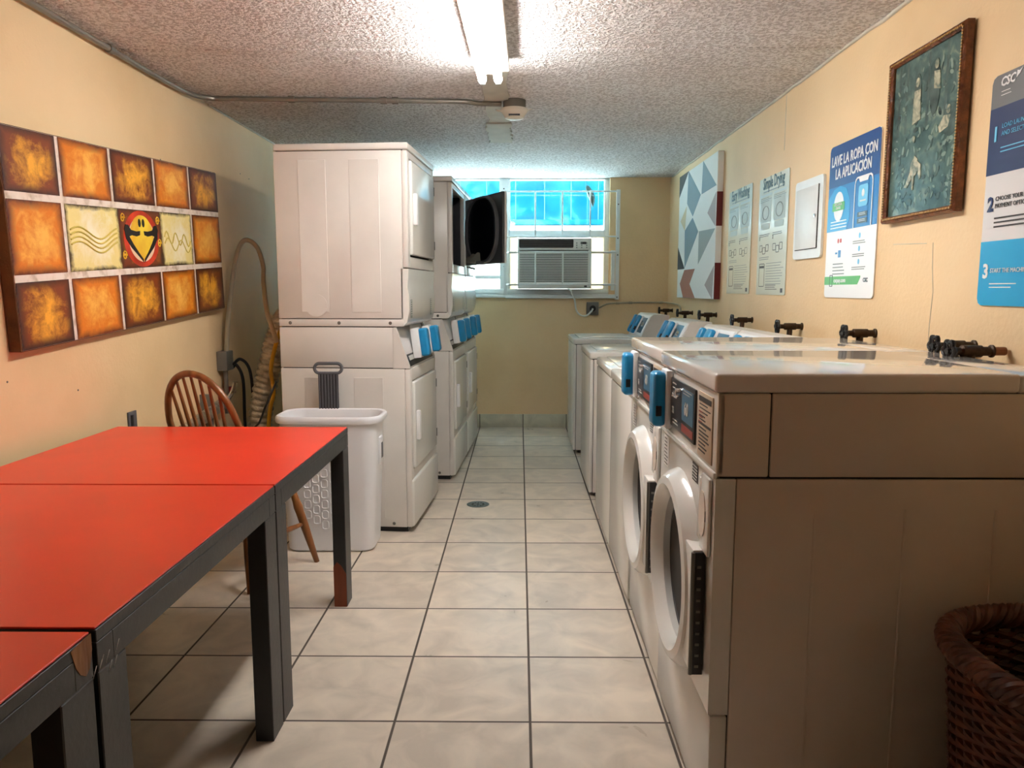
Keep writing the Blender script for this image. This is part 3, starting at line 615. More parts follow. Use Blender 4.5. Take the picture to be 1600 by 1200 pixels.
# ------------------------------------------------------------------ stacked dryers
def stack(label, loc, rz, group, open_door=False):
    t = thing('stacked_dryer', label, 'dryer', loc, PI / 2 + rz, group); w_, dp = .362, .69
    mb = MB().m('seam').box(-w_ + .012, w_ - .012, .095, dp - .01, .03, 1.12)
    if not open_door: mb.box(-w_ + .012, w_ - .012, .025, dp - .01, 1.115, 1.99)
    else: mb.box(-w_ + .012, w_ - .012, .025, dp - .01, 1.115, 1.4); mb.box(-w_ + .012, w_ - .012, .3, dp - .01, 1.4, 1.99)
    mb.build('frame', t)
    def sides(name, z0, z1, ribs, y0=.03, key='enamel'):
        mb = MB().m(key)
        for s in (-1, 1):
            a, b = (w_ - .014, w_) if s > 0 else (-w_, -w_ + .014); mb.box(a, b, y0, dp, z0, z1, .003)
            for (ya, yb, za, zb) in ribs:
                q0, q1 = (b - .001, b + .0025) if s > 0 else (a - .0025, a + .001)
                mb.box(q0, q1, ya, yb, za, zb, .0012, 1)
                mb.m('almond'); 
                mb.m(key)
        return mb
    mb = sides('u', 1.138, 1.982, [(.145, .30, 1.17, 1.94), (.42, .565, 1.17, 1.94)])
    for s in (-1, 1):
        mb.lathe([(.058, 0), (.058, .0025), (.052, .003), (.05, .0015), (.001, .0015)], (s * w_ + (.0012 if s > 0 else -.0042), .487, 1.205), 'X', 36)
    mb.box(-w_ + .014, w_ - .014, dp - .01, dp, 1.14, 1.98); mb.build('upper_cabinet', t)
    for s in (-1, 1): MB().m('enamel').box(*((w_ - .014, w_ + .002) if s > 0 else (-w_ - .002, -w_ + .014)), .03, dp, 1.097, 1.134, .003).build('joining_strip', t)
    for s in (-1, 1):
        for y, z in ((.1, 1.115), (.37, 1.115), (.63, 1.115), (.1, .05)): MB().m('screw').lathe([(.009, 0), (.006, .003 * s)], (s * (w_ + .0025), y, z), 'X', 10).build('screw', t)
    for s in (-1, 1): MB().m('enamel').box(*((w_ - .014, w_) if s > 0 else (-w_, -w_ + .014)), .085, dp, .882, 1.092, .003).build('console_side', t)
    mb = sides('l', .03, .877, [(.145, .30, .08, .83), (.42, .565, .08, .83)]); mb.box(-w_ + .014, w_ - .014, dp - .01, dp, .03, 1.09); mb.build('lower_cabinet', t)
    MB().m('enamel').box(-w_ - .002, w_ + .002, -.004, dp, 1.986, 2.02, .007, 3).build('top', t)
    # upper front: frame around the door hole
    mb = MB().m('enamel')
    mb.box(-w_, -w_ + .05, 0, .03, 1.398, 1.982, .006); mb.box(w_ - .04, w_, 0, .03, 1.398, 1.982, .006); mb.box(-w_ + .045, w_ - .035, .002, .03, 1.95, 1.982, .003); mb.box(-w_ + .045, w_ - .035, .002, .03, 1.398, 1.455, .003)
    mb.build('upper_front', t)
    # lower part of the upper front: bulging kick plate
    mb = MB().m('enamel_front'); rings = []
    for z, y in [(1.10, .03), (1.12, .012), (1.18, .0), (1.25, 0), (1.30, .008), (1.34, .004), (1.393, 0)]: rings.append([(-w_, y, z), (w_, y, z), (w_, .04, z), (-w_, .04, z)])
    mb.ring_loft(rings); mb.build('upper_panel', t, ang=50)
    for x in (-.33, .215): MB().m('inkgrey').rect(x, x + .042, 1.14, 1.235, .0).m('lightgrey').lines(x + .005, x + .038, 1.23, 7, .012, .004, -.001).build('warning_label', t)
    # doors
    def door(z0, z1, hinge_open=0, nm='upper_door'):
        dw0, dw1 = -w_ + .055, w_ - .045
        if not hinge_open:
            mb = MB().m('enamel_front').box(dw0, dw1, -.012, .02, z0, z1, .008, 3); d = mb.build(nm, t)
            mb = MB().m('whiteplastic').box(dw0 + .025, dw0 + .06, -.032, -.01, z0 + (z1 - z0) * .32, z0 + (z1 - z0) * .66, .006); mb.build('door_handle', d)
            for z in (z0 + .08, z1 - .08): MB().m('blackplastic').box(dw1 - .004, dw1 + .006, -.014, .0, z - .025, z + .025, .002).build('hinge', d)
        else:
            R = Matrix.Translation((dw1, -.012, 0)) @ Matrix.Rotation(hinge_open, 4, 'Z') @ Matrix.Translation((-dw1, 0, 0))
            def fin(mb, n, p): bmesh.ops.transform(mb.bm, matrix=R, verts=mb.bm.verts[:]); return mb.build(n, p)
            d = fin(MB().m('enamel_front').box(dw0, dw1, -.03, -.014, z0, z1, .005, 2), nm, t)
            fin(MB().m('dryblack').box(dw0 + .002, dw1 - .002, -.015, .004, z0 + .002, z1 - .002, .004), 'door_liner', d)
            cx, cz = (dw0 + dw1) / 2, (z0 + z1) / 2; out = [(cx + a, cz + b) for a, b in rrect(.52, .46, .2, 8)]; inn = [(cx + a, cz + b) for a, b in rrect(.49, .43, .19, 8)]
            mb = MB().m('charcoal').ringp(out, inn, .03, .003); fin(mb, 'door_gasket', d)
            mb = MB().m('dryhole').plate(inn, .012, .003); fin(mb, 'door_window', d)
            mb = MB().m('enamel_front').box(dw0 + .03, dw0 + .06, -.05, -.03, z0 + .16, z0 + .34, .006); fin(mb, 'door_handle', d)
        return d
    door(1.465, 1.94, math.radians(30) if open_door else 0, 'upper_door')
    if open_door:
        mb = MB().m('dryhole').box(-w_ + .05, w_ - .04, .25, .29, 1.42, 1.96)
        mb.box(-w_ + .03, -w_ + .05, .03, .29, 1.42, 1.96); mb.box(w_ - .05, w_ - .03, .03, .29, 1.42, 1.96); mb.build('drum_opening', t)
    mb = MB().m('enamel').box(-w_, -w_ + .05, 0, .03, .03, .877, .006); mb.box(w_ - .04, w_, 0, .03, .03, .877, .006); mb.box(-w_ + .045, w_ - .035, .002, .03, .81, .877, .003); mb.box(-w_ + .045, w_ - .035, .002, .03, .24, .335, .003); mb.build('lower_front', t)
    door(.34, .805, 0, 'lower_door')
    MB().m('enamel_front').box(-w_ + .003, w_ - .003, -.01, .02, .03, .285, .012, 3).build('toe_panel', t)
    # slanted console with the two readers
    mb = MB().m('enamel'); 
    for z0, z1, y0, y1 in [(.88, 1.092, .0, .07)]:
        mb.ring_loft([[(x, .09, z0), (x, y0, z0), (x, y1, z1), (x, .09, z1)] for x in (-w_, -w_ + .02)]); mb.ring_loft([[(x, .09, z0), (x, y0, z0), (x, y1, z1), (x, .09, z1)] for x in (w_ - .02, w_)])
        mb.ring_loft([[(x, .09, z0), (x, y0 + .012, z0), (x, y1 + .012, z1), (x, .09, z1)] for x in (-w_ + .02, w_ - .02)])
    mb.build('console', t, ang=20)
    tl = math.atan(.07 / .212); Rm = Matrix.Translation((0, .012, .88)) @ Matrix.Rotation(-tl, 4, 'X')
    mb = MB().m('blackplastic').box(-.33, .33, -.004, .001, .005, .215, .001); mb.m('signtan').box(-.325, -.04, -.007, -.003, .07, .215, .001); mb.box(-.03, .28, -.007, -.003, .07, .215, .001); mb.m('lightgrey').box(-.28, .32, -.007, -.003, .035, .06, .001)
    bmesh.ops.transform(mb.bm, matrix=Rm, verts=mb.bm.verts[:]); mb.build('control_panel', t)
    for x in (-.13, .19): reader(t, x, .022, .92, .155, .075, -tl * .4, .045, .045)
    mb = MB().m('blackplastic')
    mb.box(-w_ + .02, w_ - .02, .03, dp - .02, 0, .03); mb.build('plinth', t)
    return t
G = 'stacked dryers on the left'
def corner(nx, ny, rz, w_=.362):   # origin (front centre) from the near front corner on the floor
    a = PI / 2 + rz; return (nx + w_ * math.cos(a), ny + w_ * math.sin(a), 0)
r1, r2 = math.radians(-4), math.radians(-2.6)
s1 = stack('nearest white stacked dryer, beside the white laundry hamper', corner(-.567, 3.915, r1), r1, G)
s2 = stack('white stacked dryer with its upper door hanging open', corner(-.443, 5.05, r2), r2, G, True)
s3 = copy_tree(s1); relabel(s3, 'farthest white stacked dryer, behind the one with open door', corner(-.408, 5.80, r2), PI / 2 + r2)
# solid grey shape standing in for cloth reflected in the open door's window
mb = MB().m('cloth'); rings = []
for i in range(9):
    u = i / 8; x = -.39 + .12 * u; 
    rings.append([(x, 5.56 - .1 * u, 1.475 + .0 * u), (x + .02, 5.60 - .1 * u, 1.475), (x + .015, 5.60 - .1 * u, 1.50 + .05 * math.sin(PI * u) + .012 * math.sin(9 * u)), (x, 5.565 - .1 * u, 1.505 + .05 * u + .01 * math.sin(11 * u))])
mb.ring_loft(rings); tag(mb.build('cloth_reflection'), 'grey modelled reflection of cloth at the bottom of the open dryer door', 'cloth')

# ------------------------------------------------------------------ tables
def table(label, loc, w_=.945, d=.925, H=.73):
    t = thing('parsons_table', label, 'table', loc, 0, 'red topped black tables')
    X0, X1, Y0, Y1 = -w_ / 2, w_ / 2, -d / 2, d / 2
    mb = MB().m('red').box(X0 + .002, X1 - .002, Y0 + .001, Y1 - .001, H - .004, H, .0012, 1); mb.build('tabletop', t)
    mb = MB().m('blackpaint').box(X0, X1, Y0, Y1, H - .026, H - .0045, .0012, 1); mb.build('top_board', t)
    for (a, b, c, e) in ((X0, X1, Y0, Y0 + .05), (X0, X1, Y1 - .05, Y1), (X0, X0 + .05, Y0 + .05, Y1 - .05), (X1 - .05, X1, Y0 + .05, Y1 - .05)):
        MB().m('blackpaint').box(a, b, c, e, H - .078, H - .027, .001, 1).build('apron', t)
    for sx in (0, 1):
        for sy in (0, 1):
            x = X0 if not sx else X1 - .052; y = Y0 if not sy else Y1 - .09
            MB().m('blackpaint').box(x, x + .052, y, y + .09, 0, H - .079, .002, 1).build('leg', t)
    return t
tx = -.702 - .945 / 2
t1 = table('farthest red-topped table, next to the spindle-back chair', (tx, 3.05 - .4625, 0))
t2 = relabel(copy_tree(t1), 'middle red-topped black table between two identical ones', (tx, 2.117 - .4625, 0))
t3 = relabel(copy_tree(t1), 'nearest red-topped table with a wood chip at its corner', (tx, 1.178 - .4625, 0))
def chip(parent, poly, x, key, name='bare_patch'):
    # patch on the +x face; poly in (y,z) local
    mb = MB().m(key); mb.ring_loft([[(x, y, z) for y, z in poly], [(x + .0012, y, z) for y, z in poly]]); o = mb.build(name, parent); o['label'] = 'bare wood patch'; return o
chip(t3, [(.405, .722), (.44, .727), (.461, .727), (.461, .70), (.452, .672), (.44, .664), (.425, .674), (.415, .69)], .4725, 'rawwood')
mb = MB().m('chipwood'); P = [(.4205, 0.002), (.4205, .17), (.435, .19), (.452, .175), (.4715, .14), (.4715, .002)]
mb.ring_loft([[(x, .3713, z) for x, z in P], [(x, .3725, z) for x, z in P]]); o = mb.build('bare_patch', t1); o['label'] = 'orange bare wood patch at the foot'
mb = MB().m('signtan')
for k in range(7):
    y = .385 - .012 * k + random.uniform(-.004, .004); z = .66 + random.uniform(-.012, .02); mb.ring_loft([[(.4725, y, z), (.4725, y + .002, z), (.4725, y - .012, z - .018)], [(.4733, y, z), (.4733, y + .002, z), (.4733, y - .012, z - .018)]])
for o in [t2]:
    mm = mb.bm; bmesh.ops.translate(mm, verts=mm.verts[:], vec=(0, -.78, 0)); mb.build('scratch', o)

# ------------------------------------------------------------------ windsor chair (local: faces +y)
ch = thing('windsor_chair', 'honey oak spindle-back chair with bowed back behind the red table', 'chair', (-1.25, 3.375, 0), math.radians(-25))
mb = MB().m('oak'); n = 36
def seat_ring(f, z):
    return [(.215 * f * math.cos(a) * (1 - .12 * max(0, -math.sin(a))), .205 * f * math.sin(a), z) for a in [2 * PI * i / n for i in range(n)]]
mb.ring_loft([seat_ring(.86, .42), seat_ring(.97, .43), seat_ring(1, .44), seat_ring(.97, .452), seat_ring(.8, .449), seat_ring(.4, .442), seat_ring(.02, .441)]); mb.build('seat', ch)
turned = lambda t: .0125 + .007 * math.sin(PI * t) ** 1.5 + .003 * math.sin(t * 22) * (t > .3) * (t < .5)
LG = {}
for sx in (-1, 1):
    for sy in (-1, 1):
        a = Vector((sx * .13, sy * .13, .43)); b = Vector((sx * .215, sy * .215, 0)); LG[sx, sy] = (a, b)
        pts = [a.lerp(b, k / 14) for k in range(15)]; MB().m('oak').sweep(pts, turned, 12).build('leg', ch)
at = lambda k, f: LG[k][0].lerp(LG[k][1], f)
for sx in (-1, 1):
    a, b = at((sx, -1), .55), at((sx, 1), .55); MB().m('oak').sweep([a.lerp(b, k / 8) for k in range(9)], lambda t: .008 + .006 * math.sin(PI * t), 10).build('stretcher', ch)
a = at((-1, -1), .55).lerp(at((-1, 1), .55), .5); b = at((1, -1), .55).lerp(at((1, 1), .55), .5)
MB().m('oak').sweep([a.lerp(b, k / 8) for k in range(9)], lambda t: .008 + .006 * math.sin(PI * t), 10).build('stretcher', ch)
def bow(t):   # t 0..1
    a = PI * t; x = -.205 * math.cos(a) * (1.0 + .1 * math.sin(a)); z = .44 + .50 * math.sin(a) ** .62; return Vector((x * (.80 + .24 * min(1, (z - .44) / .28)), -.15 - .26 * (z - .44), z))
bp_ = [bow(k / 40) for k in range(41)]
MB().m('oak').sweep(bp_, .0145, 12).build('bow', ch)
for k in range(7):
    u = (k + 1) / 8; xb = (-.14 + .28 * u); tt = None
    xt = (-.185 + .37 * u)
    best = min((bow(.12 + .76 * i / 200) for i in range(201)), key=lambda p: abs(p.x - xt) )
    a = Vector((xb, -.155, .44)); pts = [a.lerp(best, q / 10) for q in range(11)]
    MB().m('oak').sweep(pts, lambda t: .0055 + .003 * math.sin(PI * t), 8).build('spindle', ch)

# ------------------------------------------------------------------ laundry hamper
hp = thing('laundry_hamper', 'tall white plastic laundry hamper with a grey pull handle', 'laundry hamper', (-.935, 3.735, 0))
mb = MB().m('hamper')
def hring(w_, d, r, z, dx=0): return [(x * .97 + dx, y, z * .975) for x, y in rrect(w_, d, r, 7)]
mb.ring_loft([hring(.42, .235, .05, .004), hring(.44, .25, .055, .012), hring(.445, .252, .055, .06), hring(.475, .268, .06, .40), hring(.49, .275, .07, .60), hring(.495, .275, .07, .655),
              hring(.535, .295, .085, .66), hring(.545, .30, .09, .672), hring(.54, .297, .09, .688), hring(.525, .288, .085, .695), hring(.50, .268, .08, .690), hring(.48, .258, .07, .66), hring(.44, .24, .06, .3), hring(.42, .225, .05, .03)])
mb.build('basket_body', hp)
mb = MB().m('hamperlight')
for r_ in range(7):
    for c_ in range(4):
        if r_ in (0,) and c_ in (0,): continue
        x = -.10 + c_ * .042; z = .14 + r_ * .052 + (.026 if c_ % 2 else 0); y = -.126 - (z / .4) * .0085
        out = [(x + a, z + b) for a, b in rrect(.034, .044, .011, 3)]; inn = [(x + a, z + b) for a, b in rrect(.026, .036, .008, 3)]
        mb.ringp(out, inn, y - .004, y + .004)
mb.build('vent_pattern', hp)
mb = MB().m('hamper').box(.232, .246, -.035, .035, .42, .56, .006); mb.m('charcoal').box(.2335, .2475, -.022, .022, .45, .53, .004); mb.build('side_grip', hp)
mb = MB().m('charcoal'); hx, hy = -.05, .142
for k in range(7): mb.box(hx - .052 + k * .0153, hx - .044 + k * .0153, hy - .004, hy + .006, .5, .865, .002, 1)
mb.m('charcoaldark').box(hx - .052, hx + .05, hy, hy + .01, .5, .86)
mb.m('charcoal').sweep([(hx + a, hy + .003, .885 + b) for a, b in rrect(.14, .05, .024, 5)], .0085, 8, closed=True)
mb.build('pull_handle', hp)

# ------------------------------------------------------------------ things behind the stack by the left wall
dc = thing('exhaust_duct', 'silver foil flexible dryer duct rising beside the left wall', 'duct', (-1.5, 4.28, 0))
P = catmull([Vector(p) for p in [(-.01, .0, .02), (0, 0, .25), (.01, 0, .5), (.05, -.01, .72), (.11, -.02, .93), (.15, .02, 1.08), (.15, .18, 1.14), (.14, .38, 1.12)]], 26)
P = catmull(P, 2); n = len(P); MB().m('foil').sweep(P, lambda t: .058 + .010 * abs(math.sin(t * n * PI / 8)), 24).build('foil_tube', dc)
mb = MB().m('yellowhose').sweep([(-1.39, 4.17, .02), (-1.4, 4.16, .45), (-1.385, 4.15, .62), (-1.36, 4.15, .72), (-1.37, 4.15, .85), (-1.34, 4.15, .98), (-1.31, 4.2, 1.1), (-1.30, 4.3, 1.2)], .011, 10, 8)
tag(mb.build('gas_hose'), 'yellow hose running down beside the foil duct', 'hose')
mb = MB().m('flexconduit').sweep([(-1.67, 4.30, .93), (-1.665, 4.33, 1.1), (-1.65, 4.37, 1.3), (-1.61, 4.36, 1.48), (-1.56, 4.36, 1.565), (-1.5, 4.38, 1.53), (-1.46, 4.36, 1.42), (-1.435, 4.28, 1.33), (-1.385, 4.17, 1.17), (-1.35, 4.12, 1.1), (-1.32, 4.12, 1.0)], .013, 10, 10)
tag(mb.build('flexible_conduit'), 'beige flexible conduit looping up the left wall beside the dryer', 'conduit')
jb = thing('junction_box', 'small grey metal junction box with pipe on left wall by dryer', 'junction box', (XL, 4.30, .88))
MB().m('greymetal').box(0, .06, -.05, .05, -.05, .06, .005).build('box', jb)
MB().m('conduit').sweep([(.03, 0, -.05), (.03, 0, -.3)], .013, 10).build('pipe', jb)
MB().m('panelred').box(.02, .06, .03, .07, -.19, -.15, .004).build('red_switch', jb)
vp = thing('insulated_pipe', 'silver wrapped pipe along the left wall behind the spindle chair', 'pipe', (XL + .06, 3.7, .61))
MB().m('foil').sweep([(-.01, -.05, -.02), (0, .1, 0), (0, .4, .04), (0, .5, .05)], .032, 14, 6).build('wrap', vp)
mb = MB().m('greymetal').box(-.06, .0, .3, .33, -.06, .12, .003); mb.build('bracket', vp)
mb = MB().m('chrome')
mb.sweep([(0, .5, .05), (.03, .53, .1), (.05, .53, .16)], .014, 8, 4); mb.build('valve_fitting', vp)
for k, (pts, lb) in enumerate([([(-1.65, 4.34, .86), (-1.6, 4.33, .89), (-1.55, 4.33, .82), (-1.54, 4.33, .6), (-1.56, 4.33, .3), (-1.56, 4.33, .015)], 'black washer hose arching nearest the silver duct'),
                               ([(-1.66, 4.36, .84), (-1.635, 4.35, .855), (-1.6, 4.35, .77), (-1.6, 4.35, .55), (-1.6, 4.35, .3), (-1.62, 4.35, .015)], 'black washer hose arching nearest the left wall'),
                               ([(-1.30, 4.02, .80), (-1.36, 4.0, .66), (-1.42, 4.08, .57), (-1.5, 4.12, .45), (-1.58, 4.15, .015)], 'thin black cable sagging in front of the silver duct')]):
    mb = MB().m('blackplastic').sweep(pts, .009 if k < 2 else .006, 8, 8); tag(mb.build('hose' if k < 2 else 'cable'), lb, 'hose' if k < 2 else 'cable')
lo = thing('wall_outlet', 'small dark electrical outlet on left wall above the red table', 'outlet', (XL, 3.285, .70))
MB().m('charcoal').box(0, .008, -.035, .035, -.055, .055, .002).build('cover', lo); MB().m('blackplastic').box(.008, .012, -.02, .0, -.04, .04, .001).build('socket', lo)

# ------------------------------------------------------------------ taps along the right wall
def tap():
    t = thing('water_valve', '', 'water valve', (0, 0, 0), 0, 'brass water valves along the right wall')
    # local: wall at x=0, sticks out to -x
    MB().m('bronze').lathe([(.018, 0), (.018, -.005), (.013, -.008), (.013, -.03), (.017, -.032), (.017, -.085), (.011, -.09), (.011, -.115)], (0, 0, 0), 'X', 14).build('valve_body', t)
    MB().m('bronze').sweep([(-.06, 0, 0), (-.06, 0, -.03), (-.062, 0, -.05)], .013, 10).build('spout', t)
    mb = MB().m('valvewheel'); n = 6; pts = []
    for i in range(36):
        a = 2 * PI * i / 36; r = .027 + .004 * math.cos(6 * a); pts.append((-.12, r * math.cos(a), r * math.sin(a)))
    mb.sweep(pts, .0065, 8, closed=True)
    for k in range(3):
        a = PI * k / 3; mb.sweep([(-.12, .026 * math.cos(a), .026 * math.sin(a)), (-.12, -.026 * math.cos(a), -.026 * math.sin(a))], .004, 6)
    mb.lathe([(.009, -.112), (.009, -.128)], (0, 0, 0), 'X', 10); mb.build('hand_wheel', t)
    return t
TL = [(2.13, 1.115, 'valve at the frame edge, nearest of all, above the first washer', -.045), (2.29, 1.118, 'valve just behind the nearest one above the first washer', 0), (2.93, 1.12, 'valve on the wall below the blue phone-app sign', 0), (3.69, 1.11, 'valve below the framed white access panel', 0),
      (4.48, 1.11, 'valve directly below the Easy Washing poster', 0), (5.3, 1.113, 'valve below the near end of the geometric canvas', 0), (6.03, 1.105, 'valve below the far half of the geometric canvas', 0), (6.82, 1.103, 'farthest valve, next to the room corner', 0)]
t0 = tap()
for i, (y, z, lb, dx) in enumerate(TL):
    o = t0 if i == 0 else copy_tree(t0); relabel(o, 'dark brass ' + lb, (XR + dx, y, z)); 
mb = MB().m('rust').sweep([(XR - .01, 2.13, 1.115), (XR - .05, 2.13, 1.115)], .012, 10); tag(mb.build('pipe_stub'), 'short rusty pipe stub carrying the nearest valve', 'pipe')

# ------------------------------------------------------------------ right wall signs (local x runs from far to near, faces -y)
def wall_thing(name, label, cat, y_far, z, off=0, group=None): return thing(name, label, cat, (XR - off, y_far, z), -PI / 2, group)
# geometric canvas
ga = wall_thing('wall_canvas', 'tall geometric canvas of grey, charcoal and terracotta triangles', 'painting', 6.45, 1.222)
GW, GH, GT = 1.22, .985, .042
MB().m('canvaswhite').box(0, GW, -GT, -.001, 0, GH, .002, 1).build('canvas', ga)
U = lambda p: (p[0] * GW, (1 - p[1]) * GH)
SH = [('charp', [(0.0, .0), (.27, .0), (.0, .17)]), ('bluegrey', [(.27, .0), (.62, .235), (.42, .37), (.25, .25)]), ('bluegrey', [(.66, .0), (.985, .225), (.64, .235)]),
      ('greypink', [(.985, .27), (.8, .39), (.985, .5)]), ('beigep', [(.24, .27), (.06, .37), (.2, .46)]), ('bluegrey', [(.42, .38), (.58, .5), (.22, .76), (.2, .46)]),
      ('greyp', [(.6, .5), (.985, .515), (.6, .745)]), ('charp', [(.0, .58), (.22, .765), (.0, .765)]), ('terra', [(.22, .775), (.52, .775), (.38, .89), (.54, .998), (.2, .998), (.09, .885)]),
      ('greypink', [(.985, .77), (.78, .9), (.96, .998)])]
mb = MB()
for k, poly in SH: mb.m(k).plate([U(p) for p in poly], -GT - .0012, -GT + .001)
mb.build('painted_shapes', ga)
mb = MB().m('dred')
for a, b in ((.27, .5), (.75, 1)): mb.box(GW - .001, GW + .0015, -GT, -.001, (1 - b) * GH, (1 - a) * GH)
mb.build('edge_paint', ga)

def info_poster(label, y_far, w_, z0, h, title, group):
    t = wall_thing('laundry_poster', label, 'poster', y_far, z0, 0)
    MB().m('paper').rrectp(w_ / 2, h / 2, w_, h, .008, -.002, .003).build('sheet', t)
    y = -.0052; mb = MB().m('papertype'); mb.text(title, .088, w_ / 2, h * .905, y, sx=(w_ * .92) / (len(title) * .0485), align='CENTER', bold=.0015)
    mb.m('inkgrey').lines(w_ * .15, w_ * .9, h * .885, 1, .02, .006, y, .1)
    mb.m('inkpale')
    for c in (0, 1):
        x = w_ * (.06 + .47 * c); mb.rect(x, x + w_ * .4, h * .84, h * .86, y, .0006); mb.rrectp(x + w_ * .2, h * .72, w_ * .37, h * .2, .01, y, .0006)
        mb.rrectp(x + w_ * .2, h * .585, w_ * .3, h * .05, .01, y, .0006)
    mb.m('inkgrey')
    for c in (0, 1):
        x = w_ * (.06 + .47 * c); mb.lines(x, x + w_ * .4, h * .83, 3, .009, .003, y - .0007, .5); mb.ringp([(x + w_ * .2 + a, h * .70 + b) for a, b in ellipse(0, 0, w_ * .12, h * .06)], [(x + w_ * .2 + a, h * .70 + b) for a, b in ellipse(0, 0, w_ * .105, h * .052)], y - .0016, y - .0004)
    mb.m('darkprint')
    for c in (0, 1):
        x = w_ * (.06 + .47 * c); mb.lines(x, x + w_ * .38, h * .52, 2, .010, .003, y, .3); mb.text(str(c + 1) , .03, x, h * .47, y)
        for q in range(3):
            px = x + w_ * (.07 + .11 * q); pz = h * (.40 - .02 * (q % 2)); o_ = [(px + a, pz + b) for a, b in rrect(w_ * .1, h * .06, .006, 3)]; i_ = [(px + a, pz + b) for a, b in rrect(w_ * .1 - .007, h * .06 - .007, .004, 3)]; mb.ringp(o_, i_, y - .0006, y)
    o_ = [(w_ * .19 + a, h * .17 + b) for a, b in rrect(w_ * .2, h * .2, .01, 3)]; i_ = [(w_ * .19 + a, h * .17 + b) for a, b in rrect(w_ * .2 - .008, h * .2 - .008, .006, 3)]; mb.ringp(o_, i_, y - .0006, y)
    mb.rect(w_ * .11, w_ * .27, h * .23, h * .25, y, .0006)
    mb.m('inkgrey').lines(w_ * .08, w_ * .45, h * .325, 2, .011, .004, y, .2)
    mb.lines(w_ * .34, w_ * .94, h * .27, 9, .014, .0035, y, .25); mb.m('darkprint').lines(w_ * .34, w_ * .8, h * .085, 3, .011, .0035, y, .3); mb.rect(w_ * .86, w_ * .93, h * .02, h * .055, y, .0006)
    mb.build('print', t); return t
info_poster('narrow pale poster headed Easy Washing', 5.05, .49, 1.262, .645, 'Easy Washing', 'posters')
info_poster('narrow pale poster headed Simple Drying', 4.42, .475, 1.258, .64, 'Simple Drying', 'posters')

ap = wall_thing('access_panel', 'white metal access panel with a hinged door on the wall', 'access panel', 3.825, 1.432)
MB().m('whitepaint').rrectp(.173, .184, .346, .368, .02, -.001, .012).build('frame', ap)
d = MB().m('whitepaint').box(.03, .3, -.018, -.013, .045, .33, .002).build('panel_door', ap)
MB().m('seam').box(.2995, .303, -.0175, -.013, .045, .33).box(.028, .0305, -.015, -.013, .045, .33).box(.03, .3, -.0165, -.013, .042, .0455).build('door_gap', ap)
MB().m('chrome').lathe([(.01, -.018), (.008, -.022), (.001, -.023)], (.275, 0, .19), 'Y', 14).build('latch', d)

lv = wall_thing('laundry_sign', 'blue and white sign headed LAVE LA ROPA CON LA APLICACIÓN', 'sign', 3.43, 1.252)
W_, H_ = .472, .645; y = -.006
MB().m('signwhite').rrectp(W_ / 2, H_ / 2, W_, H_, .02, -.001, .005).build('board', lv)
mb = MB().m('midblue'); zb = .283
mb.plate([(0, zb), (W_, zb), (W_, H_ - .02), (W_ - .006, H_ - .006), (W_ - .02, H_), (.02, H_), (.006, H_ - .006), (0, H_ - .02)], y - .0006, y)
mb.m('navy').plate([(0, .47), (W_, .47), (W_, H_ - .02), (W_ - .006, H_ - .006), (W_ - .02, H_), (.02, H_), (.006, H_ - .006), (0, H_ - .02)], y - .0012, y)
mb.m('sky').plate([(0, zb)] + [(x, z) for x, z in [(.2, zb), (.225, .33), (.222, .40), (.18, .455), (.12, .47), (.06, .46), (0, .42)]], y - .0012, y); mb.build('blue_print', lv)
mb = MB().m('signwhite'); yt = y - .0016
mb.text('LAVE LA ROPA CON', .06, W_ / 2, H_ - .086, yt, sx=.78, align='CENTER', bold=.0012); mb.text('LA APLICACIÓN', .06, W_ / 2, H_ - .142, yt, sx=.78, align='CENTER', bold=.0012)
out = [(.345 + a, .385 + b) for a, b in rrect(.165, .205, .025, 5)]; inn = [(.345 + a, .385 + b) for a, b in rrect(.153, .193, .02, 5)]
out = [(.263, zb), (.263, .455), (.27, .475), (.285, .483), (.405, .483), (.42, .475), (.427, .455), (.427, zb)]; inn = [(.27, zb), (.27, .455), (.276, .469), (.287, .476), (.403, .476), (.414, .469), (.42, .455), (.42, zb)]
for i in range(len(out) - 1): mb.plate([out[i], out[i + 1], inn[i + 1], inn[i]], yt - .0008, yt)
mb.plate([(.30, .476), (.39, .476), (.38, .46), (.31, .46)], yt - .0008, yt); 
mb.plate(ellipse(.115, .385, .05, .062, 24), yt - .0008, yt); mb.lines(.04, .215, .325, 3, .013, .0045, yt, .15); mb.build('white_print', lv)
mb = MB().m('palecyan').rrectp(.345, .405, .085, .085, .015, yt, .0008); mb.m('signwhite').plate(ellipse(.345, .415, .012, .015, 14), yt - .0016, yt - .0008); mb.rect(.32, .37, .382, .388, yt - .0008, .0006); mb.m('green').rect(.055, .175, .368, .402, yt - .0009, .001)
mb.m('signwhite').text('DESCARGA', .016, .115, .388, yt - .002, sx=.9, align='CENTER'); mb.text('GRATIS', .016, .115, .373, yt - .002, sx=.9, align='CENTER')
mb.m('panelblack').rrectp(.345, .332, .088, .02, .004, yt, .0008); mb.rrectp(.345, .307, .088, .02, .004, yt, .0008); mb.m('signwhite').lines(.318, .38, .338, 2, .006, .002, yt - .001); mb.lines(.318, .38, .313, 2, .006, .002, yt - .001); mb.build('app_icon', lv)
mb = MB().m('redprint').plate(ellipse(.125, .24, .008, .01, 14), y - .0008, y); mb.rect(.142, .158, .232, .248, y, .0008); mb.m('midblue').rect(.10, .12, .185, .192, y, .0008); mb.rect(.13, .155, .17, .2, y, .0008)
mb.m('palecyan')
for k in range(3): mb.plate(ellipse(.33, .25 - .052 * k, .008, .011, 14), y - .0008, y)
mb.m('inkgrey')
for k in range(3): mb.lines(.27, .40, .23 - .052 * k, 2, .008, .0035, y, .2)
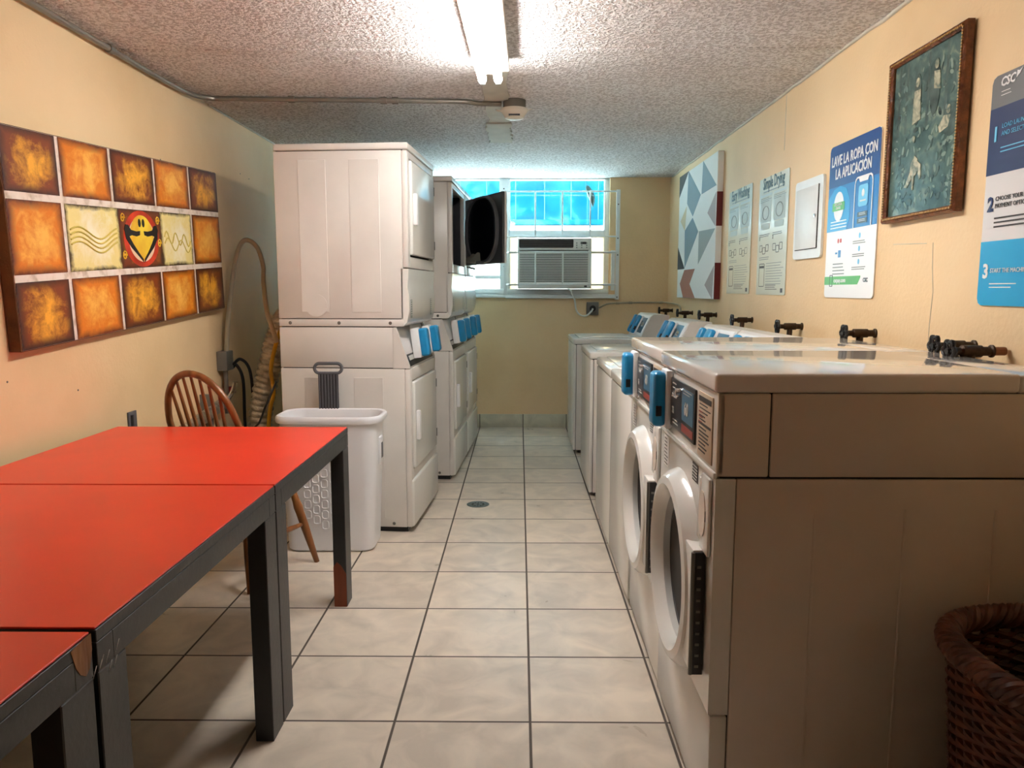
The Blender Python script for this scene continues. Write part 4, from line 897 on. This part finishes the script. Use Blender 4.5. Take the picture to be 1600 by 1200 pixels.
mb.lines(.08, .2, .145, 4, .014, .004, y, .15)
mb.m('green').plate([(0, .055), (.33, .055), (.355, .083), (.355, .09), (0, .09)], y - .0008, y); mb.m('signwhite').text('cscpay.com', .026, .1, .065, y - .001, bold=.0006); mb.m('panelblack').text('CSC', .022, .38, .065, y, bold=.0008)
o_ = [(.07 + a, .072 + b) for a, b in rrect(.03, .05, .004, 3)]; i_ = [(.07 + a, .072 + b) for a, b in rrect(.024, .044, .003, 3)]; mb.ringp(o_, i_, y - .0014, y)
mb.build('lower_print', lv)

# framed picture (leans slightly; top further from the wall)
fp = wall_thing('framed_picture', 'carved bronze framed picture of pale figures in a blue-green wood', 'picture', 2.87, 1.525, .006)
PW, PH = .475, .565; fw = .022
def fr(a): return [(a, a), (PW - a, a), (PW - a, PH - a), (a, PH - a)]
mb = MB().m('goldframe'); rings = []
for a, yy in ((0, -.001), (0, -.022), (.006, -.03), (.012, -.024), (.016, -.028), (fw, -.02), (fw, -.001)): rings.append([(x, yy, z) for x, z in fr(a)])
mb.ring_loft(rings + [rings[0]], False, False); mb.build('frame', fp, False)
mb = MB().m('goldbead')
for k in range(56): 
    z = .02 + (PH - .04) * k / 55; mb.box(PW - .0165, PW - .0105, -.031, -.026, z - .0028, z + .0028); mb.box(.0105, .0165, -.031, -.026, z - .0028, z + .0028)
for k in range(46):
    x = .02 + (PW - .04) * k / 45; mb.box(x - .0028, x + .0028, -.031, -.026, .0105, .0165); mb.box(x - .0028, x + .0028, -.031, -.026, PH - .0165, PH - .0105)
mb.build('bead_moulding', fp, False)
mb = MB().m('picture').box(fw - .002, PW - fw + .002, -.012, -.002, fw - .002, PH - fw + .002); pt = mb.build('picture_sheet', fp)
mb = MB(); yy = -.0122
mb.m('figdark').plate(ellipse(.295, .41, .03, .085, 20), yy - .0014, yy); mb.plate(ellipse(.185, .40, .026, .085, 20), yy - .0014, yy); mb.plate(ellipse(.40, .29, .045, .05, 20), yy - .0014, yy)
mb.m('pale').plate(ellipse(.185, .455, .012, .016, 14), yy - .0024, yy); mb.plate([(.165, .43), (.205, .43), (.215, .33), (.16, .32)], yy - .0020, yy)
mb.plate(ellipse(.30, .485, .012, .016, 14), yy - .0024, yy); mb.plate([(.285, .465), (.32, .46), (.33, .40), (.29, .41)], yy - .0020, yy)
mb.plate([(.33, .28), (.36, .31), (.40, .305), (.385, .27), (.34, .26)], yy - .0020, yy); mb.plate(ellipse(.385, .325, .012, .014, 12), yy - .0024, yy)
mb.plate([(.165, .15), (.17, .19), (.19, .215), (.212, .20), (.215, .16), (.2, .145)], yy - .0020, yy); mb.plate([(.2, .2), (.235, .18), (.24, .135), (.228, .13), (.215, .165)], yy - .0022, yy)
mb.plate([(.165, .16), (.145, .13), (.13, .115), (.15, .112), (.18, .14)], yy - .0024, yy); mb.plate([(.18, .15), (.185, .10), (.193, .10), (.196, .15)], yy - .0026, yy)
mb.plate(ellipse(.18, .27, .008, .012, 10), yy - .0020, yy); mb.build('painted_figures', pt)
mb = MB(); rr = random.Random(4)
for k in range(230):
    x, z = rr.uniform(.04, PW - .04), rr.uniform(.04, .30) if k < 180 else rr.uniform(.3, PH - .05)
    if .13 < x < .25 and .1 < z < .22: continue
    mb.m(rr.choice(['figdark', 'leafmid', 'leafpale', 'figdark'])); r = rr.uniform(.006, .017); mb.plate(ellipse(x, z, r, r * rr.uniform(.3, .6), 8, rot=rr.uniform(0, 3)), yy - .0001 - .000045 * (k % 20), yy)
for x in (.06, .11, .25, .36, .43): mb.m('figdark').plate([(x - .008, .3), (x + .01, .3), (x + .006, PH - .03), (x - .004, PH - .03)], yy - .00005, yy)
mb.build('painted_foliage', pt)

cs = wall_thing('laundry_sign', 'tall CSC instruction sign with numbered steps 1, 2 and 3', 'sign', 2.285, 1.24)
W_, H_ = .47, .648
MB().m('signtan').rrectp(W_ / 2, H_ / 2, W_, H_, .02, -.001, .005).build('board', cs)
mb = MB(); e_ = .02
mb.m('signgrey').plate([(0, .558), (W_, .558), (W_, H_ - e_), (W_ - .006, H_ - .006), (W_ - e_, H_), (e_, H_), (.006, H_ - .006), (0, H_ - e_)], y - .0006, y)
mb.m('navy2').rect(0, W_, .372, .558, y, .0008)
mb.m('cyan').plate([(e_, 0), (W_ - e_, 0), (W_ - .006, .006), (W_, e_), (W_, .184), (0, .184), (0, e_), (.006, .006)], y - .0006, y); mb.build('colour_bands', cs)
mb = MB().m('signwhite'); yt = y - .0012
mb.text('CSC', .034, .04, .614, yt, sx=1.0, bold=.001, shear=.15); mb.plate([(.108, .622), (.122, .63), (.134, .645), (.12, .638), (.11, .641)], yt - .0008, yt); mb.lines(.045, .09, .6, 2, .01, .002, yt, .3)
mb.m('palecyan').text('1', .056, .02, .466, yt, bold=.002); mb.text('LOAD LAUNDRY', .018, .06, .497, yt, sx=.95); mb.text('AND SELECT CYCLE', .018, .06, .476, yt, sx=.95); mb.lines(.06, .2, .445, 2, .011, .003, yt, .2)
mb.m('navy2').text('2', .056, .02, .27, yt, bold=.002); mb.m('darkprint').text('CHOOSE YOUR', .018, .055, .296, yt, sx=.95); mb.text('PAYMENT OPTION', .018, .055, .276, yt, sx=.95); mb.lines(.055, .22, .25, 3, .012, .0045, yt, .15)
mb.m('signwhite').text('3', .056, .02, .08, yt, bold=.002); mb.text('START THE MACHINE', .018, .055, .094, yt, sx=.95); mb.lines(.055, .18, .064, 2, .010, .003, yt, .3)
mb.build('print', cs)
# wall scars on the right wall
mb = MB().m('joint').box(XR - .0012, XR, 4.05, 4.053, 2.0, ZC - .02); 
for (y0, z0, y1, z1) in ((2.55, 1.06, 2.54, 1.28), (2.54, 1.28, 2.56, 1.44), (2.83, 1.45, 2.6, 1.44)): mb.sweep([(XR - .0005, y0, z0), (XR - .0005, (y0 + y1) / 2 + .004, (z0 + z1) / 2), (XR - .0005, y1, z1)], .0012, 5)
struct('trim_6', mb)

# ------------------------------------------------------------------ left painting
pa = thing('wall_canvas', 'wide orange and brown painting divided into squares, on left wall', 'painting', (XL, 2.52, 1.077), PI / 2)
PT, PW2, PH2 = .045, 1.775, .74
pa.rotation_mode = 'QUATERNION'
pa.rotation_quaternion = (Matrix.Rotation(PI / 2, 3, 'Z') @ Matrix.Rotation(math.radians(-3.4), 3, 'Y')).to_quaternion()
MB().m('burlap').box(0, PW2, -PT, -.002, 0, PH2, .002, 1).build('canvas', pa)
mb = MB().m('dirtywhite').rect(.004, PW2 - .003, .003, PH2 - .003, -PT, .0008); mb.build('white_grid', pa)
cols = [(.004, .305), (.325, .66), (.678, 1.035), (1.05, 1.405), (1.42, 1.772)]
rows = [(.528, .736), (.255, .503), (.004, .23)]
bmc = MB(); uvl = bmc.bm.loops.layers.uv.new('UVMap')
def cell(x0, x1, z0, z1, key):
    bmc.m(key); vsx = [bmc.bm.verts.new(p) for p in ((x0, -PT - .002, z0), (x1, -PT - .002, z0), (x1, -PT - .002, z1), (x0, -PT - .002, z1))]
    f = bmc.bm.faces.new(vsx); f.material_index = bmc.mi
    for l, u_ in zip(f.loops, ((0, 0), (1, 0), (1, 1), (0, 1))): l[uvl].uv = u_
for r_, (z0, z1) in enumerate(rows):
    for c_, (x0, x1) in enumerate(cols):
        if r_ == 1 and c_ in (1, 2, 3): continue
        if r_ == 1: k = 'cell_orange'
        elif r_ == 0: k = ['cell_dark', 'cell_orange', 'cell_dark', 'cell_orange', 'cell_dark'][c_]
        else: k = ['cell_dark', 'cell_orange', 'cell_dark', 'cell_orange', 'cell_dark'][c_]
        cell(x0, x1, z0, z1, k)
z0, z1 = rows[1]
cell(.325, .70, z0 + .0, z1, 'cell_cream'); cell(.70, 1.07, z0, z1, 'cell_face'); cell(1.07, 1.405, z0, z1, 'cell_cream')
bmc.build('painted_squares', pa, False)
mb = MB(); yb = -PT - .0024; cx, cz = .885, .379
mb.m('redp').plate(ellipse(cx, cz, .158, .121, 40), yb - .0008, yb)
mb.m('peach').plate(ellipse(cx, cz - .002, .118, .097, 36), yb - .0014, yb); mb.m('yellowp').plate([(cx + .105 * math.copysign(abs(math.cos(q)) ** 1.0, math.cos(q)) * (1 if math.sin(q) > 0 else (1 + math.sin(q) * .75)), cz + .004 + .098 * math.sin(q)) for q in [2 * PI * i / 40 for i in range(40)]], yb - .002, yb)
mb.m('blackp')
FG = [(-.15, .04), (-.14, 0), (-.10, -.038), (-.05, -.07), (-.004, -.102), (-.004, -.088), (-.04, -.06), (-.085, -.02), (-.112, .01), (-.09, .015), (-.05, .01), (-.02, .016), (-.016, .034), (-.05, .032), (-.095, .038), (-.115, .058), (-.138, .06)]
for s in (-1, 1):
    mb.plate([(cx - s * a, cz + b) for a, b in FG], yb - .0026, yb - .001)
    mb.plate(ellipse(cx + s * .017, cz + .068, .012, .018, 16), yb - .0026, yb - .001)
mb.m('yellowp')
for q in (( .155, .08), (.16, -.02), (-.16, -.07), (-.155, .085)):
    pts = [(cx + q[0] + .018 * (1 - t / 14) * math.cos(t * .8), yb - .001, cz + q[1] + .022 * (1 - t / 14) * math.sin(t * .8)) for t in range(13)]; mb.sweep(pts, .003, 5)
mb.m('creamline')
for k in range(4):
    mb.sweep([(.345 + .33 * i / 20, yb - .0005, .345 + k * .018 + .022 * math.sin(i / 20 * 2 * PI * 1.1 + .5)) for i in range(21)], .0035, 5)
for k in range(2):
    mb.sweep([(1.10 + .28 * i / 24, yb - .0005, .36 + k * .03 + .028 * math.sin(i / 24 * 2 * PI * (2 + k)) - .02 * i / 24) for i in range(25)], .003, 5)
mb.build('painted_figure', pa)
mb = MB().m('screw')   # small marks on the left wall
for (yy_, zz_) in ((4.9, 1.98), (4.75, 1.99), (2.5, .98), (2.9, .9), (3.7, 1.9)): mb.lathe([(.004, 0), (.003, .002)], (XL, yy_, zz_), 'X', 8)
struct('trim_7', mb)

# ------------------------------------------------------------------ floor drain and wicker basket
fd = thing('floor_drain', 'round metal floor drain in the tiles', 'drain', (-.25, 4.46, 0))
MB().m('drainmetal').lathe([(.068, .0), (.068, .002), (.055, .003), (.05, .0015)], seg=32, cap=False).build('rim', fd)
mb = MB().m('drainmetal').lathe([(.05, .0005), (.05, .0012), (.001, .0015)], seg=28); mb.m('seam')
for k in range(12):
    a = 2 * PI * k / 12; mb.lathe([(.007, .0014), (.001, .0018)], (.034 * math.cos(a), .034 * math.sin(a), 0), seg=8)
mb.lathe([(.01, .0014), (.001, .002)], seg=8); mb.build('grate', fd)

bk = thing('wicker_basket', 'brown woven wicker basket with thick braided rim beside the washer', 'basket', (1.11, 1.37, 0))
RX, RY, BH = .25, .225, .585
def bpt(a, z, dr=0):
    f = .80 + .2 * (z / BH) ** .8; c, s_ = math.cos(a), math.sin(a); p = 2.6
    k = (abs(c) ** p + abs(s_) ** p) ** (-1 / p); return Vector(((RX * f + dr) * c * k, (RY * f + dr) * s_ * k, z))
NS = 44
mb = MB().m('wicker'); rows_ = 46
for r_ in range(rows_):
    z = .02 + (BH - .05) * r_ / rows_; pts = []
    for i in range(NS * 4):
        a = 2 * PI * i / (NS * 4); ph = (i / 4 * PI) + (PI if r_ % 2 else 0); pts.append(bpt(a, z + .003 * math.sin(ph + .7), -.004 + .006 * math.sin(ph)))
    mb.sweep(pts, .0066, 5, closed=True)
mb.build('woven_wall', bk)
mb = MB().m('wickerdark')
for i in range(NS): a = 2 * PI * i / NS; mb.sweep([bpt(a, z, -.004) for z in (.0, .15, .3, .45, BH - .02)], .004, 5)
mb.build('stakes', bk)
mb = MB().m('wicker')
for q in range(6):
    pts = []
    for i in range(360):
        a = 2 * PI * i / 360; th = a * 16 + 2 * PI * q / 6; c = bpt(a, BH - .005, 0); out = Vector((c.x, c.y, 0)).normalized(); pts.append(c + out * (.017 * math.cos(th)) + Vector((0, 0, .017 * math.sin(th))))
    mb.sweep(pts, .0105, 7, closed=True)
mb.build('braided_rim', bk)
mb = MB().m('wickerdark').ring_loft([[bpt(2 * PI * i / 40, .004, -.008) for i in range(40)], [bpt(2 * PI * i / 40, .016, -.008) for i in range(40)]]); mb.build('base', bk)
